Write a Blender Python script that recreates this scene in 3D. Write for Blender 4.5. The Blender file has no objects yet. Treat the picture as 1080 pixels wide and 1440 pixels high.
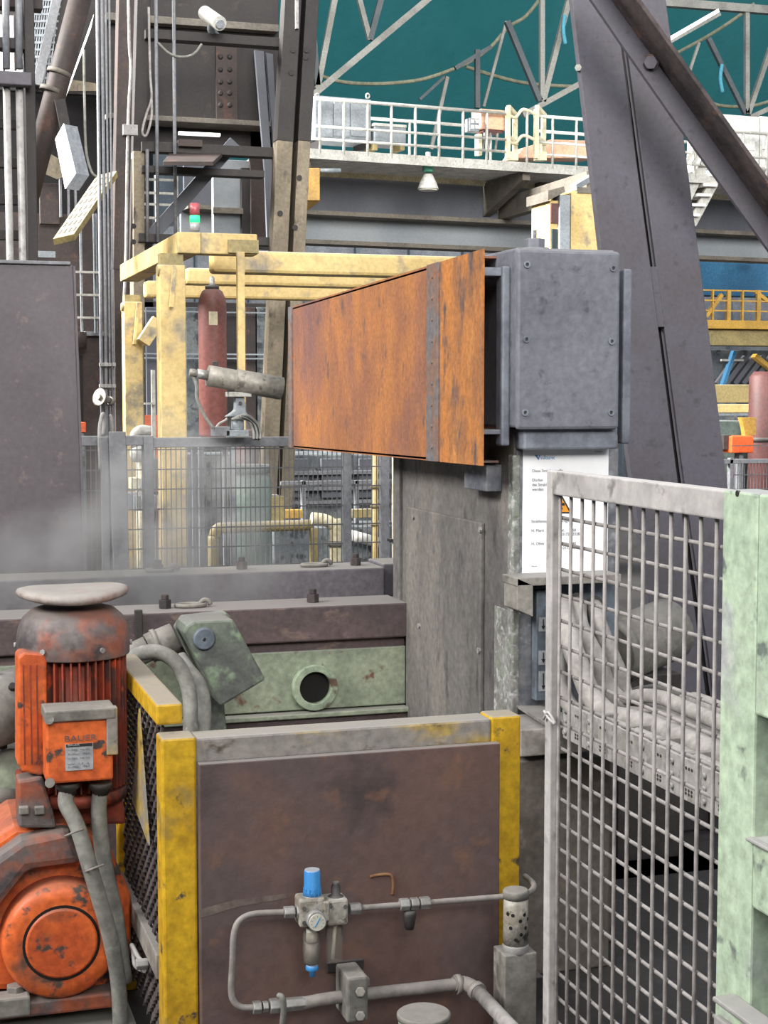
import bpy, bmesh, math, random
from mathutils import Vector as V, Matrix
random.seed(7)
sc = bpy.context.scene
C = sc.collection
# ------------------------------------------------------------------ camera
FPX, PSI, TH = 2200.0, math.radians(17.4), math.atan(165 / 2200)
EYE = V((0, 0, 1.65))
FW = V((math.sin(PSI) * math.cos(TH), math.cos(PSI) * math.cos(TH), -math.sin(TH)))
RT = V((math.cos(PSI), -math.sin(PSI), 0))
UP = RT.cross(FW)
cd = bpy.data.cameras.new('camera')
cam = bpy.data.objects.new('camera', cd)
C.objects.link(cam)
cam.matrix_world = Matrix((( RT.x, UP.x, -FW.x, EYE.x), (RT.y, UP.y, -FW.y, EYE.y), (RT.z, UP.z, -FW.z, EYE.z), (0, 0, 0, 1)))
cd.sensor_fit = 'VERTICAL'
cd.sensor_height = 36
cd.lens = 36 * FPX / 1440
cd.clip_end = 300
sc.camera = cam
# ------------------------------------------------------------------ light
w = bpy.data.worlds.new('daylight')
sc.world = w
w.use_nodes = True
bg = w.node_tree.nodes['Background']
bg.inputs[0].default_value = (0.93, 0.96, 1.0, 1)
bg.inputs[1].default_value = 1.0
def area(name, loc, aim, sx, sy, power, spread, colr=(1, .97, .92)):
    l = bpy.data.lights.new(name, 'AREA')
    l.shape = 'RECTANGLE'; l.size = sx; l.size_y = sy
    l.energy = power; l.spread = math.radians(spread); l.color = colr
    o = bpy.data.objects.new(name, l)
    C.objects.link(o)
    o.location = loc
    o.rotation_euler = (V(aim) - V(loc)).to_track_quat('-Z', 'Y').to_euler()
    return o
area('hall_side_skylight', (-10, 15, 11), (4.5, 14, 3), 8, 4, 3000, 50)
area('hall_side_window', (-10, 1.5, 9), (2, 3.2, 1), 6, 4, 420, 70)
area('front_fill_light', (3, -7, 10), (6, 17, 6), 16, 9, 1700, 66)  # fill lamp added behind the camera to brighten front faces
sc.view_settings.view_transform = 'Standard'
sc.view_settings.look = 'None'
sc.view_settings.exposure = -0.15
sc.view_settings.gamma = 1
sc.view_settings.use_curve_mapping = False

# ------------------------------------------------------------------ pixel rays
def ray(x, y):
    return FW + RT * ((x - 540) / FPX) - UP * ((y - 720) / FPX)
def at(x, y, Y):
    r = ray(x, y); return EYE + r * (Y / r.y)
def atX(x, y, X):
    r = ray(x, y); return EYE + r * (X / r.x)
def atZ(x, y, Z):
    r = ray(x, y); return EYE + r * ((Z - EYE.z) / r.z)
def px(n, Y):                                   # size in metres of n photo pixels at a depth
    return n * Y / FPX

# ------------------------------------------------------------------ materials
def lin(h):
    out = []
    for i in (0, 2, 4):
        c = int(h[i:i + 2], 16) / 255
        out.append(c / 12.92 if c <= .04045 else ((c + .055) / 1.055) ** 2.4)
    return (*out, 1)
MATS = {}
def mat(name, base, alt=None, ascale=4, alo=.45, ahi=.6, spot=None, sscale=14, slo=.6, shi=.68, stretch=(1, 1, 1),
        rough=.6, metal=0.0, dust=0.0, dustc='8d8a87', bump=.12, bscale=45, alt2=None, a2scale=2, a2lo=.5, a2hi=.62, var=.25):
    m = bpy.data.materials.new(name); m.use_nodes = True
    nt = m.node_tree; N = nt.nodes; L = nt.links
    b = N['Principled BSDF']
    tc = N.new('ShaderNodeTexCoord'); oi = N.new('ShaderNodeObjectInfo')
    add = N.new('ShaderNodeVectorMath'); add.operation = 'MULTIPLY_ADD'
    L.new(oi.outputs['Random'], add.inputs[0]); add.inputs[1].default_value = (17, 23, 31)
    L.new(tc.outputs['Object'], add.inputs[2])
    mp = N.new('ShaderNodeMapping'); mp.inputs['Scale'].default_value = stretch
    L.new(add.outputs[0], mp.inputs[0])
    def noise(scale, vec, det=6, rg=.6):
        n = N.new('ShaderNodeTexNoise'); n.inputs['Scale'].default_value = scale
        n.inputs['Detail'].default_value = det; n.inputs['Roughness'].default_value = rg
        L.new(vec, n.inputs['Vector']); return n.outputs['Fac']
    def ramp(src, lo, hi, top=1.0):
        r = N.new('ShaderNodeMapRange'); r.inputs[1].default_value = lo; r.inputs[2].default_value = hi
        r.inputs[4].default_value = top
        L.new(src, r.inputs[0]); return r.outputs[0]
    def mix(f, a, c):
        x = N.new('ShaderNodeMix'); x.data_type = 'RGBA'
        if isinstance(f, float): x.inputs[0].default_value = f
        else: L.new(f, x.inputs[0])
        for k, s in ((6, a), (7, c)):
            if isinstance(s, tuple): x.inputs[k].default_value = s
            else: L.new(s, x.inputs[k])
        return x.outputs[2]
    c = lin(base)
    if alt: c = mix(ramp(noise(ascale, mp.outputs[0]), alo, ahi), c, lin(alt))
    if alt2: c = mix(ramp(noise(a2scale, mp.outputs[0]), a2lo, a2hi), c, lin(alt2))
    if spot: c = mix(ramp(noise(sscale, mp.outputs[0], 4), slo, shi), c, lin(spot))
    fine = noise(bscale, add.outputs[0], 5)
    if var:
        hv = N.new('ShaderNodeHueSaturation')
        v = ramp(fine, .3, .7); mr = N.new('ShaderNodeMapRange')
        mr.inputs[3].default_value = 1 - var; mr.inputs[4].default_value = 1 + var
        L.new(v, mr.inputs[0]); L.new(mr.outputs[0], hv.inputs['Value'])
        if isinstance(c, tuple): hv.inputs['Color'].default_value = c
        else: L.new(c, hv.inputs['Color'])
        c = hv.outputs[0]
    if dust:
        g = N.new('ShaderNodeNewGeometry'); sx = N.new('ShaderNodeSeparateXYZ')
        L.new(g.outputs['Normal'], sx.inputs[0])
        c = mix(ramp(sx.outputs[2], .35, .95, dust), c, lin(dustc))
    if isinstance(c, tuple): b.inputs['Base Color'].default_value = c
    else: L.new(c, b.inputs['Base Color'])
    b.inputs['Roughness'].default_value = rough
    b.inputs['Metallic'].default_value = metal
    if bump:
        bp = N.new('ShaderNodeBump'); bp.inputs['Strength'].default_value = bump; bp.inputs['Distance'].default_value = .01
        L.new(fine, bp.inputs['Height']); L.new(bp.outputs[0], b.inputs['Normal'])
    MATS[name] = m
    return m
def emit(name, colr, strength):
    m = mat(name, colr, var=0, bump=0)
    b = m.node_tree.nodes['Principled BSDF']
    b.inputs['Emission Color'].default_value = lin(colr); b.inputs['Emission Strength'].default_value = strength
    return m
mat('concrete', '2e2b2a', '262425', 1.5, spot='38353a')
mat('cladding', '6c7882', '5d6a74', 1.2, rough=.7)
mat('head_steel', '72747d', '63656e', 5, .4, .65, '4a4b52', 16, .6, .72, rough=.5, dust=.5, var=.18, bump=.1)
mat('head_edge', '7c818c', '666a75', 6, rough=.45, dust=.5, var=.2)
mat('column_steel', '6e6b69', '575555', 5, .42, .62, '403e40', 11, .6, .72, (1, 1, .35), rough=.6, alt2='807b75', a2scale=2.2, a2lo=.55, a2hi=.7)
mat('column_front', '7a7b80', '5c5f68', 7, spot='8a8d93', sscale=25, rough=.55)
mat('weld_grey', '8f8e8c', '6c6c68', 18, .4, .6, 'a9aaa8', 40, .55, .65, rough=.8, bump=.5, alt2='7c8278', a2scale=8)
mat('rust', 'ac7040', '8f5e42', 5, .42, .6, '5f4c48', 14, .6, .72, (1, 1, .5), rough=.8, alt2='7c564f', a2scale=2.0, a2lo=.48, a2hi=.62, bump=.2, var=.22, bscale=60)
mat('rust_bright', 'b9773c', '95643f', 6, .44, .6, '5c4e4c', 9, .55, .64, (1, 1, .4), rough=.8, alt2='c38244', a2scale=5, bump=.2, var=.22, bscale=60)
mat('rust_strap', '7d6458', '6e6a6c', 8, spot='9a5f38', rough=.7)
mat('leg_steel', '504e58', '4a474d', 3, .4, .65, '434147', 20, rough=.62, var=.12, bump=.06)
mat('dark_gap', '1b191b', rough=.9)
mat('brace_rust', '463d3d', '2f2a2c', 6, spot='5d463c', rough=.75)
mat('cabinet_dark', '5a555a', '4f4a50', 2.5, .4, .65, '6a5f5f', 16, .62, .7, rough=.6, dust=.6, var=.12, bump=.05)
mat('beam_brown', '57494a', '4a3f42', 5, spot='6b5a55', sscale=20, rough=.65, dust=.95, dustc='85817f', stretch=(.4, 1, 1))
mat('beam_grey', '68646a', '5a575d', 5, rough=.65, dust=.95, dustc='86837f', stretch=(.4, 1, 1))
mat('beam_green', '939b87', '7b8573', 5, .42, .62, '6a4a3c', 13, .62, .7, rough=.6, dust=.8, alt2='6c6f66', a2scale=2.5, a2lo=.58, a2hi=.72)
mat('green_ring', '9aa890', '7d8c78', 8, spot='5d4a3e', sscale=16, slo=.55, shi=.64, rough=.6)
mat('void', '171413', rough=.95, var=.1)
mat('clamp_green', '6b7368', '575a58', 7, .4, .58, '7c8d76', 10, .56, .66, rough=.55, dust=.6)
mat('dusty_grey', '7d7a74', '6a6863', 9, spot='8d8a84', rough=.75, dust=.5, dustc='97938e')
mat('hose_grey', '85857f', '6f6f6a', 8, spot='96958e', rough=.7, dust=.3, dustc='9c9993')
mat('hose_light', '9a9693', '84807d', 9, rough=.7, dust=.3, dustc='aaa6a2')
mat('guard_yellow', 'c9a01c', 'b98f18', 8, spot='4d443a', sscale=17, slo=.61, shi=.68, rough=.55, dust=.85, dustc='96938e', alt2='8a7a4a', a2scale=4, a2lo=.58, a2hi=.7)
mat('guard_worn', 'b3953a', '8a8580', 7, .38, .54, '4d443a', 15, .6, .68, rough=.6, dust=.9, dustc='96938e', stretch=(.5, 1, 1))
mat('guard_plate', '68514b', '5b4d4c', 4, .4, .62, '7c5a48', 9, .6, .75, rough=.6, alt2='43393a', a2scale=3, a2lo=.58, a2hi=.72, dust=.7, var=.12)
mat('scrape', '756861', '5f514d', 14, .4, .6, rough=.8)
mat('rust_scar', '7a5238', '8a6a4a', 12, rough=.9)
mat('orange_paint', 'd8672f', 'bb5228', 6, .44, .6, '4a3f3a', 16, .58, .65, rough=.5, dust=.45, dustc='7b716a', alt2='6e4a3c', a2scale=4, a2lo=.57, a2hi=.68)
mat('orange_dirty', '9a5238', '68605f', 6, .40, .54, '4a4548', 9, .54, .64, rough=.55, dust=.6, dustc='7c736e')
mat('orange_fin', '8c3a26', '5a3a34', 9, spot='c04c28', sscale=12, rough=.6)
mat('cap_grey', '9c948f', '8a7068', 7, spot='a46a55', sscale=9, slo=.6, shi=.75, rough=.6, dust=.7, dustc='9a9792')
mat('nameplate', 'b9bcc2', '9fa2a8', 30, rough=.4, metal=.2, var=.08)
mat('ink', '24262a', var=0, bump=0)
mat('ink_grey', '75797f', var=0, bump=0)
mat('ink_blue', '3a7fb5', var=0, bump=0)
mat('ink_orange', 'e79a2c', var=.05, bump=0)
mat('paper', 'fbfcff', 'eceef6', 7, .55, .75, 'b4b6c0', 30, .68, .76, rough=.5, var=.03, bump=.02)
mat('galvanised', '9b9998', '83817f', 10, .4, .6, '6e6c6b', 22, rough=.6, dust=.7, dustc='aaa7a5', var=.18)
mat('gate_grey', 'bcb8b6', 'a5a19f', 9, .42, .62, '86827f', 16, .58, .68, rough=.6, dust=.7, dustc='c6c2c0', var=.12)
mat('wire_grey', '96918f', '827d7c', 20, rough=.6, dust=.6, dustc='b0acaa')
mat('post_green', 'b4c6ad', 'a6baa2', 4, .4, .6, '6f7a74', 13, .6, .68, rough=.55, alt2='aeaeb2', a2scale=3, a2lo=.55, a2hi=.66, dust=.8, dustc='b0adb0')
mat('tray', '9b9896', '86837f', 12, rough=.65, dust=.8, dustc='a8a5a2', spot='6d6a68')
mat('pipe_grey', '8e8884', '7c7672', 14, rough=.6, dust=.3, dustc='a5a09b', var=.15)
mat('fitting', '9b9a99', '85827f', 14, rough=.45, metal=.3, dust=.3)
mat('cast_alu', 'a8a49c', '857f74', 22, .42, .56, '4c4740', 26, .6, .66, rough=.5, bump=.3)
mat('blue_knob', '3f8fd0', '3680c2', 9, rough=.4, dust=.9, dustc='a8a8a8', var=.1)
mat('gauge_face', 'd8d6c8', 'c5c3b4', 9, rough=.3, var=.05)
mat('black_part', '2f2d2c', '3d3a38', 9, rough=.6, dust=.5)
mat('shroud', '8d8983', '6f6b66', 8, spot='9d9993', rough=.6, dust=.7)
mat('panel_blue', '66707c', '50565e', 9, rough=.55)
mat('base_brown', '6b645e', '575049', 4, spot='7c756d', sscale=9, rough=.7, dust=.6)
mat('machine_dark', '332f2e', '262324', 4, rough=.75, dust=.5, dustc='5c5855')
mat('fence_grey', '73757a', '65676c', 6, rough=.5, dust=.4)
mat('fence_wire', '55565a', rough=.55, var=.1)
mat('yellow_far', 'cdb47a', 'b99f66', 4, .42, .6, '857c6a', 9, .54, .68, rough=.55, dust=.8, dustc='9d978e', var=.16, stretch=(.6, 1, .6))
mat('yellow_clean', 'c69a48', 'b08a42', 5, rough=.5, dust=.4)
mat('bottle_red', '7a4b45', '68403b', 3, rough=.5, dust=.7, dustc='5f5650', stretch=(1, 1, .3))
mat('housing', '8a867d', '77726a', 16, .42, .6, '5a564f', 20, .58, .66, rough=.5, metal=.2, dust=.5, dustc='6c6862')
mat('crane_dark', '282424', '1f1c1d', 3, .42, .6, '3a312e', 9, .62, .74, rough=.7, dust=.5, dustc='544e4b')
mat('crane_brown', '392e2b', '2b2423', 3, .42, .6, '4d352c', 9, .58, .7, rough=.7)
mat('crane_yellow', '7d7260', '655c4c', 4, .42, .6, '3c342e', 10, .58, .68, rough=.65, stretch=(1, 1, .4))
mat('crane_web', '565961', '484b54', 1.2, .4, .65, rough=.65, var=.08, stretch=(1, 1, .5))
mat('crane_light', '8b9095', '7b8288', 1.2, .4, .65, rough=.65, var=.08)
mat('crane_flange', '6b655c', '5a554e', 3, rough=.7)
mat('cabinet_grey', '868d93', '757c82', 3, .42, .6, rough=.5, dust=.3)
mat('white_paint', 'b4b4ae', 'a09f99', 5, rough=.5)
mat('white_enamel', 'e4e4e0', 'c9c9c4', 6, rough=.45)
mat('cream', 'd9d0b2', 'c5bb9c', 5, rough=.5)
mat('teal_box', '62b09a', '559c8a', 5, rough=.5)
mat('pale_orange', 'd2a88c', 'c4785c', 4, .5, .7, rough=.5)
mat('teal_net', '265c60', '1f5058', .35, .4, .62, rough=.9, var=.2, bscale=5, bump=.1)
mat('truss_pale', 'a3a39c', '8a8a84', 2, rough=.6)
mat('truss_grey', '5f6669', '50585c', 2, rough=.6)
mat('rope', '9a9a84', '86866f', 8, rough=.9)
mat('cyan_rag', '5fb0c8', rough=.9)
mat('blue_steel', '3f7fa8', '376f96', 1.5, rough=.6)
mat('walk_yellow', 'bf9640', 'a8853c', 3, rough=.55)
mat('ochre', '9a8a5c', '80744e', 3, .42, .6, rough=.6, dust=.6)
mat('orange_box', 'e0622a', 'cf5626', 4, rough=.5)
mat('far_red', '573230', '4a2b29', 4, rough=.6)
mat('far_mix', '4d5358', '6a6f70', 5, .45, .58, '2f3338', 9, .52, .6, rough=.7)
mat('plaster', '8b9097', '777c84', 3, rough=.8)
mat('teal_tank', '5c6c66', '4b5a56', 3, rough=.6, dust=.5)
nm = MATS['teal_net'].node_tree
_p = nm.nodes['Principled BSDF']; _t = nm.nodes.new('ShaderNodeBsdfTranslucent'); _a = nm.nodes.new('ShaderNodeAddShader')
_t.inputs['Color'].default_value = lin('2f7476')
nm.links.new(_p.outputs[0], _a.inputs[0]); nm.links.new(_t.outputs[0], _a.inputs[1]); nm.links.new(_a.outputs[0], nm.nodes['Material Output'].inputs['Surface'])
emit('lamp_green', '2fe884', 1.5)
emit('glow_white', 'ffffff', 1.4)  # glowing white for lamps, the window pane and the daylight gap
emit('led_red', 'ff5040', 1.0)
mat('lens_red', 'a5545a', rough=.3); mat('lens_clear', '9b9a9c', rough=.3)
gm = mat('bowl_glass', 'dcd8d0', rough=.15, var=0, bump=0)
gb = gm.node_tree.nodes['Principled BSDF']; gb.inputs['Transmission Weight'].default_value = .9; gb.inputs['IOR'].default_value = 1.08
wg = mat('cab_glass', '3a4548', rough=.15, var=0, bump=0)

# ------------------------------------------------------------------ mesh builder
class MB:
    def __init__(s): s.v = []; s.f = []; s.sm = []
    def add(s, vs, fs, smooth=False):
        o = len(s.v); s.v += [V(p) for p in vs]
        for i, f in enumerate(fs):
            s.f.append([o + k for k in f]); s.sm.append(smooth if isinstance(smooth, bool) else smooth[i])
        return s
    def hexa(s, p):
        return s.add(p, [(0, 3, 2, 1), (4, 5, 6, 7), (0, 1, 5, 4), (1, 2, 6, 5), (2, 3, 7, 6), (3, 0, 4, 7)])
    def box(s, x0, x1, y0, y1, z0, z1):
        return s.hexa([(x0, y0, z0), (x1, y0, z0), (x1, y1, z0), (x0, y1, z0), (x0, y0, z1), (x1, y0, z1), (x1, y1, z1), (x0, y1, z1)])
    def bar(s, p, q, wd, ht, up=(0, 0, 1)):
        p, q = V(p), V(q); d = (q - p).normalized(); u = V(up)
        if abs(d.dot(u)) > .98: u = V((0, 1, 0))
        a = d.cross(u).normalized() * (wd / 2); b = a.cross(d).normalized() * (ht / 2)
        return s.hexa([p - a - b, p + a - b, q + a - b, q - a - b, p - a + b, p + a + b, q + a + b, q - a + b])
    def ring(s, c, d, r, n, ph=0.0):
        d = V(d).normalized(); u = V((0, 0, 1)) if abs(d.z) < .95 else V((1, 0, 0))
        a = d.cross(u).normalized(); b = a.cross(d)
        return [V(c) + a * (r * math.cos(t)) + b * (r * math.sin(t)) for t in (ph + 2 * math.pi * k / n for k in range(n))]
    def lathe(s, base, axis, prof, n=24, smooth=True, ph=0.0):
        ax = V(axis).normalized(); vs = []
        for r, h in prof: vs += s.ring(V(base) + ax * h, ax, max(r, 1e-5), n, ph)
        fs = []; sm = []
        for k in range(len(prof) - 1):
            for i in range(n):
                j = (i + 1) % n
                fs.append((k * n + i, k * n + j, (k + 1) * n + j, (k + 1) * n + i)); sm.append(smooth)
        m = len(prof) - 1
        fs += [tuple(range(n))[::-1], tuple(m * n + i for i in range(n))]; sm += [False, False]
        return s.add(vs, fs, sm)
    def cyl(s, p, q, r, r2=None, n=18, smooth=True, ph=0.0):
        p, q = V(p), V(q); h = (q - p).length
        return s.lathe(p, q - p, [(r, 0), (r if r2 is None else r2, h)], n, smooth, ph)
    def hexn(s, p, q, r): return s.cyl(p, q, r, n=6, smooth=False)
    def tube(s, pts, r, n=10, sub=5):
        P = [V(p) for p in pts]
        if sub > 1 and len(P) > 2:
            Q = []
            for i in range(len(P) - 1):
                a = P[max(i - 1, 0)]; b = P[i]; c = P[i + 1]; d = P[min(i + 2, len(P) - 1)]
                for k in range(sub):
                    t = k / sub
                    Q.append(.5 * ((2 * b) + (c - a) * t + (2 * a - 5 * b + 4 * c - d) * t * t + (3 * b - a - 3 * c + d) * t ** 3))
            Q.append(P[-1]); P = Q
        t0 = (P[1] - P[0]).normalized(); u = V((0, 0, 1)) if abs(t0.z) < .9 else V((1, 0, 0))
        a = t0.cross(u).normalized(); vs = []
        for i, p in enumerate(P):
            t = (P[min(i + 1, len(P) - 1)] - P[max(i - 1, 0)]).normalized()
            a = (a - t * a.dot(t)).normalized(); b = t.cross(a)
            vs += [p + a * (r * math.cos(2 * math.pi * k / n)) + b * (r * math.sin(2 * math.pi * k / n)) for k in range(n)]
        fs = []; sm = []
        for i in range(len(P) - 1):
            for k in range(n):
                j = (k + 1) % n; fs.append((i * n + k, i * n + j, (i + 1) * n + j, (i + 1) * n + k)); sm.append(n > 4)
        m = len(P) - 1
        fs += [tuple(range(n))[::-1], tuple(m * n + k for k in range(n))]; sm += [False, False]
        return s.add(vs, fs, sm)
    def prism(s, pts, vec):
        n = len(pts); vec = V(vec); vs = [V(p) for p in pts] + [V(p) + vec for p in pts]
        fs = [tuple(range(n)), tuple(range(n, 2 * n))[::-1]] + [(i, (i + 1) % n, n + (i + 1) % n, n + i) for i in range(n)]
        return s.add(vs, fs)
    def annulus(s, c, ax, r0, r1, h, n=32):
        ax = V(ax).normalized(); A = s.ring(c, ax, r0, n); B = s.ring(c, ax, r1, n); vs = A + B + [p + ax * h for p in A] + [p + ax * h for p in B]
        fs = []; sm = []
        for i in range(n):
            j = (i + 1) % n
            for q, f in (((i, j, n + j, n + i), False), ((2 * n + i, 3 * n + i, 3 * n + j, 2 * n + j), False), ((i, 2 * n + i, 2 * n + j, j), True), ((n + i, n + j, 3 * n + j, 3 * n + i), True)):
                fs.append(q); sm.append(f)
        return s.add(vs, fs, sm)
    def bx(s, x0, y0, x1, y1, Y, d):            # box whose front face at depth Y covers a photo rectangle
        ym = (y0 + y1) / 2; xm = (x0 + x1) / 2
        return s.box(at(x0, ym, Y).x, at(x1, ym, Y).x, Y, Y + d, at(xm, y1, Y).z, at(xm, y0, Y).z)
    def poly(s, pts, Y, d): return s.prism([at(x, y, Y) for x, y in pts], (0, d, 0))
WL = {}
def mesh_obj(name, mb, m, parent, bev=0.0):
    lo = V([min(p[i] for p in mb.v) for i in range(3)]); hi = V([max(p[i] for p in mb.v) for i in range(3)])
    o3 = V(((lo.x + hi.x) / 2, (lo.y + hi.y) / 2, lo.z))
    me = bpy.data.meshes.new(name)
    me.from_pydata([p - o3 for p in mb.v], [], mb.f)
    me.polygons.foreach_set('use_smooth', mb.sm)
    b = bmesh.new(); b.from_mesh(me); bmesh.ops.recalc_face_normals(b, faces=b.faces); b.to_mesh(me); b.free()
    me.materials.append(MATS[m] if isinstance(m, str) else m)
    o = bpy.data.objects.new(name, me); C.objects.link(o)
    WL[o.name] = o3
    if parent: o.parent = parent; o.location = o3 - WL[parent.name]
    else: o.location = o3
    if bev:
        md = o.modifiers.new('bevel', 'BEVEL'); md.width = bev; md.segments = 2; md.limit_method = 'ANGLE'; md.angle_limit = .7
        md.harden_normals = False
    return o
def part(parent, name, mb, m, bev=0.0, label=None, stuff=False):
    o = mesh_obj(name, mb, m, parent, bev)
    if label: o['label'] = label
    if stuff: o['kind'] = 'stuff'
    return o
def tag(o, label, cat, group=None):
    o['label'] = label; o['category'] = cat
    if group: o['group'] = group
    return o
def solo(name, mb, m, label, cat, bev=0.0, group=None): return tag(mesh_obj(name, mb, m, None, bev), label, cat, group)
def struct(name, mb, m, bev=0.0):
    o = mesh_obj(name, mb, m, None, bev); o['kind'] = 'structure'; return o
def thing(name, label, cat, loc, group=None):
    o = bpy.data.objects.new(name, None); C.objects.link(o); o.location = loc; o.empty_display_size = .1
    WL[o.name] = V(loc)
    return tag(o, label, cat, group)
def copy_part(src, parent, delta):
    c = src.copy(); C.objects.link(c); c.parent = parent
    WL[c.name] = WL[src.name] + V(delta); c.location = WL[c.name] - (WL[parent.name] if parent else V((0, 0, 0)))
    return c
def text(parent, s, x, y, Y, hpx, m, name='lettering', xend=None):
    cu = bpy.data.curves.new('t', 'FONT'); cu.body = s; cu.size = 1; cu.extrude = .002; cu.offset = -.005
    to = bpy.data.objects.new('t', cu); C.objects.link(to)
    bpy.context.view_layer.update()
    me = bpy.data.meshes.new_from_object(to.evaluated_get(bpy.context.evaluated_depsgraph_get()))
    bpy.data.objects.remove(to); bpy.data.curves.remove(cu)
    p = at(x, y, Y); k = px(hpx, Y * 1.06) / .72
    kx = k
    if xend: kx = (at(xend, y, Y).x - p.x) / max(v.co.x for v in me.vertices)
    for v in me.vertices: v.co = V((v.co.x * kx, -v.co.z * .2, v.co.y * k))
    me.materials.append(MATS[m]); me.name = name
    o = bpy.data.objects.new(name, me); C.objects.link(o); o.parent = parent
    o.location = V((p.x, Y - .0008, p.z)) - WL[parent.name]; WL[o.name] = V((p.x, Y, p.z))
    return o
def base_of(x, y, Y, z=None):
    p = at(x, y, Y); return (p.x, p.y, p.z if z is None else z)

# ================================================================== SETTING
struct('floor', MB().box(-25, 45, -12, 46, -.2, 0), 'concrete')
struct('wall_front', MB().box(-25, 45, -9.3, -9, 0, 8), 'cladding')
struct('wall_left', MB().box(-13.3, -13, -9, 44, 0, 8), 'cladding')
struct('wall_back', MB().box(-25, 45, 44, 44.4, 0, 22), 'cladding')

# ================================================================== GANTRY LEG AND BRACE
Y = 6.5
leg = thing('gantry_leg', 'tall leaning dark grey steel leg with a long slot, behind the grey box', 'gantry leg', base_of(1005, 1050, Y, 0))
zb = [(941, 1053), (1003, 1053), (1013, 1053), (1075, 1053)]
part(leg, 'flange_plate', MB().poly([(798, -60), (866, -60), (873, 60), (915, 375), (950, 650), (1003, 1053), (941, 1053), (885, 650), (845, 350)], Y, .04), 'leg_steel', .004)
part(leg, 'flange_plate', MB().poly([(873, -60), (929, -60), (1000, 490), (1019, 650), (1073, 1053), (1014, 1053), (959, 650), (923, 375), (881, 60)], Y + .005, .04), 'leg_steel', .004)
part(leg, 'web', MB().poly([(862, -60), (884, -60), (925, 375), (962, 650), (1016, 1053), (1000, 1053), (946, 650), (912, 375)], Y + .06, .25), 'dark_gap')
part(leg, 'weld_fill', MB().poly([(914, 375), (924, 375), (935, 460), (925, 460)], Y + .004, .05), 'leg_steel', .003)
part(leg, 'bolt_head', MB().hexn(at(813, 95, Y - .004), at(813, 95, Y + .03), .016), 'white_paint')
Y = 6.2
br = thing('diagonal_brace', 'dark rusty angle iron brace running diagonally across the leaning leg', 'brace', base_of(1080, 335, Y))
A = [(812, -30), (832, 0), (873, 60), (950, 170), (1180, 489), (1545, 1010)]; Bl = [(838, -30), (863, 0), (953, 110), (1180, 445), (1545, 968)]
part(br, 'face_plate', MB().prism([at(x, y, Y) for x, y in A] + [at(x, y, Y) for x, y in Bl[::-1]], (0, .02, 0)), 'leg_steel')
P0, P1 = at(838, -30, Y), at(1180, 445, Y)
sl = (P1 - P0).normalized(); nrm = V((-sl.z, 0, sl.x)) * -1
if nrm.z < 0: nrm = -nrm
P2 = at(1545, 968, Y)
part(br, 'lower_flange', MB().prism([P1, P2, P2 + V((0, -.17, 0)), P1 + V((0, -.17, 0))], nrm * .02), 'brace_rust', .004)
part(br, 'top_flange', MB().prism([P0, P1, P1 + V((0, -.17, 0)), P0 + V((0, -.17, 0))], nrm * .02), 'brace_rust', .004)
part(br, 'bolt', MB().hexn(at(915, 88, Y - .03), at(915, 88, Y + .01), .03), 'leg_steel', .003)
part(br, 'washer', MB().cyl(at(915, 88, Y - .006), at(915, 88, Y + .01), .036), 'brace_rust')

# ================================================================== COLUMN WITH HEAD
YC = 4.2
XC = at(722, 800, YC).x
XR = at(868, 800, YC).x
YB = atX(560, 800, XC).y
colm = thing('machine_column', 'grey steel machine column with bolted side door, under the square steel head', 'machine column', ((XC + XR) / 2, (YC + YB) / 2, 0))
ztop = at(722, 612, YC).z
part(colm, 'body', MB().box(XC, XR, YC, YB, 0, ztop), 'column_steel', .006)
part(colm, 'front_plate', MB().box(XC + .004, XR - .004, YC - .008, YC + .002, at(790, 1005, YC).z, at(790, 632, YC).z), 'column_front', .003)
part(colm, 'weld_seam', MB().box(XC - .008, XC + .016, YC - .012, YC + .03, 0, at(722, 640, YC).z), 'weld_grey', .005)
part(colm, 'weld_seam', MB().box(XC - .004, XC + .002, YC + .03, YC + .14, 0, at(722, 860, YC).z), 'weld_grey', .002)
part(colm, 'corner_bar', MB().box(XC - .014, XC + .03, YB - .05, YB + .02, 0, at(565, 640, YB).z), 'column_steel', .005)
y0 = atX(682, 735, XC).y; y1 = atX(576, 715, XC).y
dz = atX(682, 735, XC).z
dr = part(colm, 'side_door', MB().box(XC - .014, XC, y0, y1, .15, dz), 'column_steel', .004)
scr = None
for sx, sy in ((676, 745), (582, 727), (674, 915), (590, 880)):
    p = atX(sx, sy, XC - .014)
    if scr is None: scr = part(dr, 'screw', MB().hexn(p + V((-.006, 0, 0)), p + V((.002, 0, 0)), .009), 'galvanised'); s0 = p
    else: copy_part(scr, dr, p - s0)
p = atX(706, 672, XC); q = atX(674, 664, XC)
part(colm, 'small_bracket', MB().box(XC - .05, XC, p.y, q.y, p.z - .04, p.z + .04), 'column_front', .003)
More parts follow.
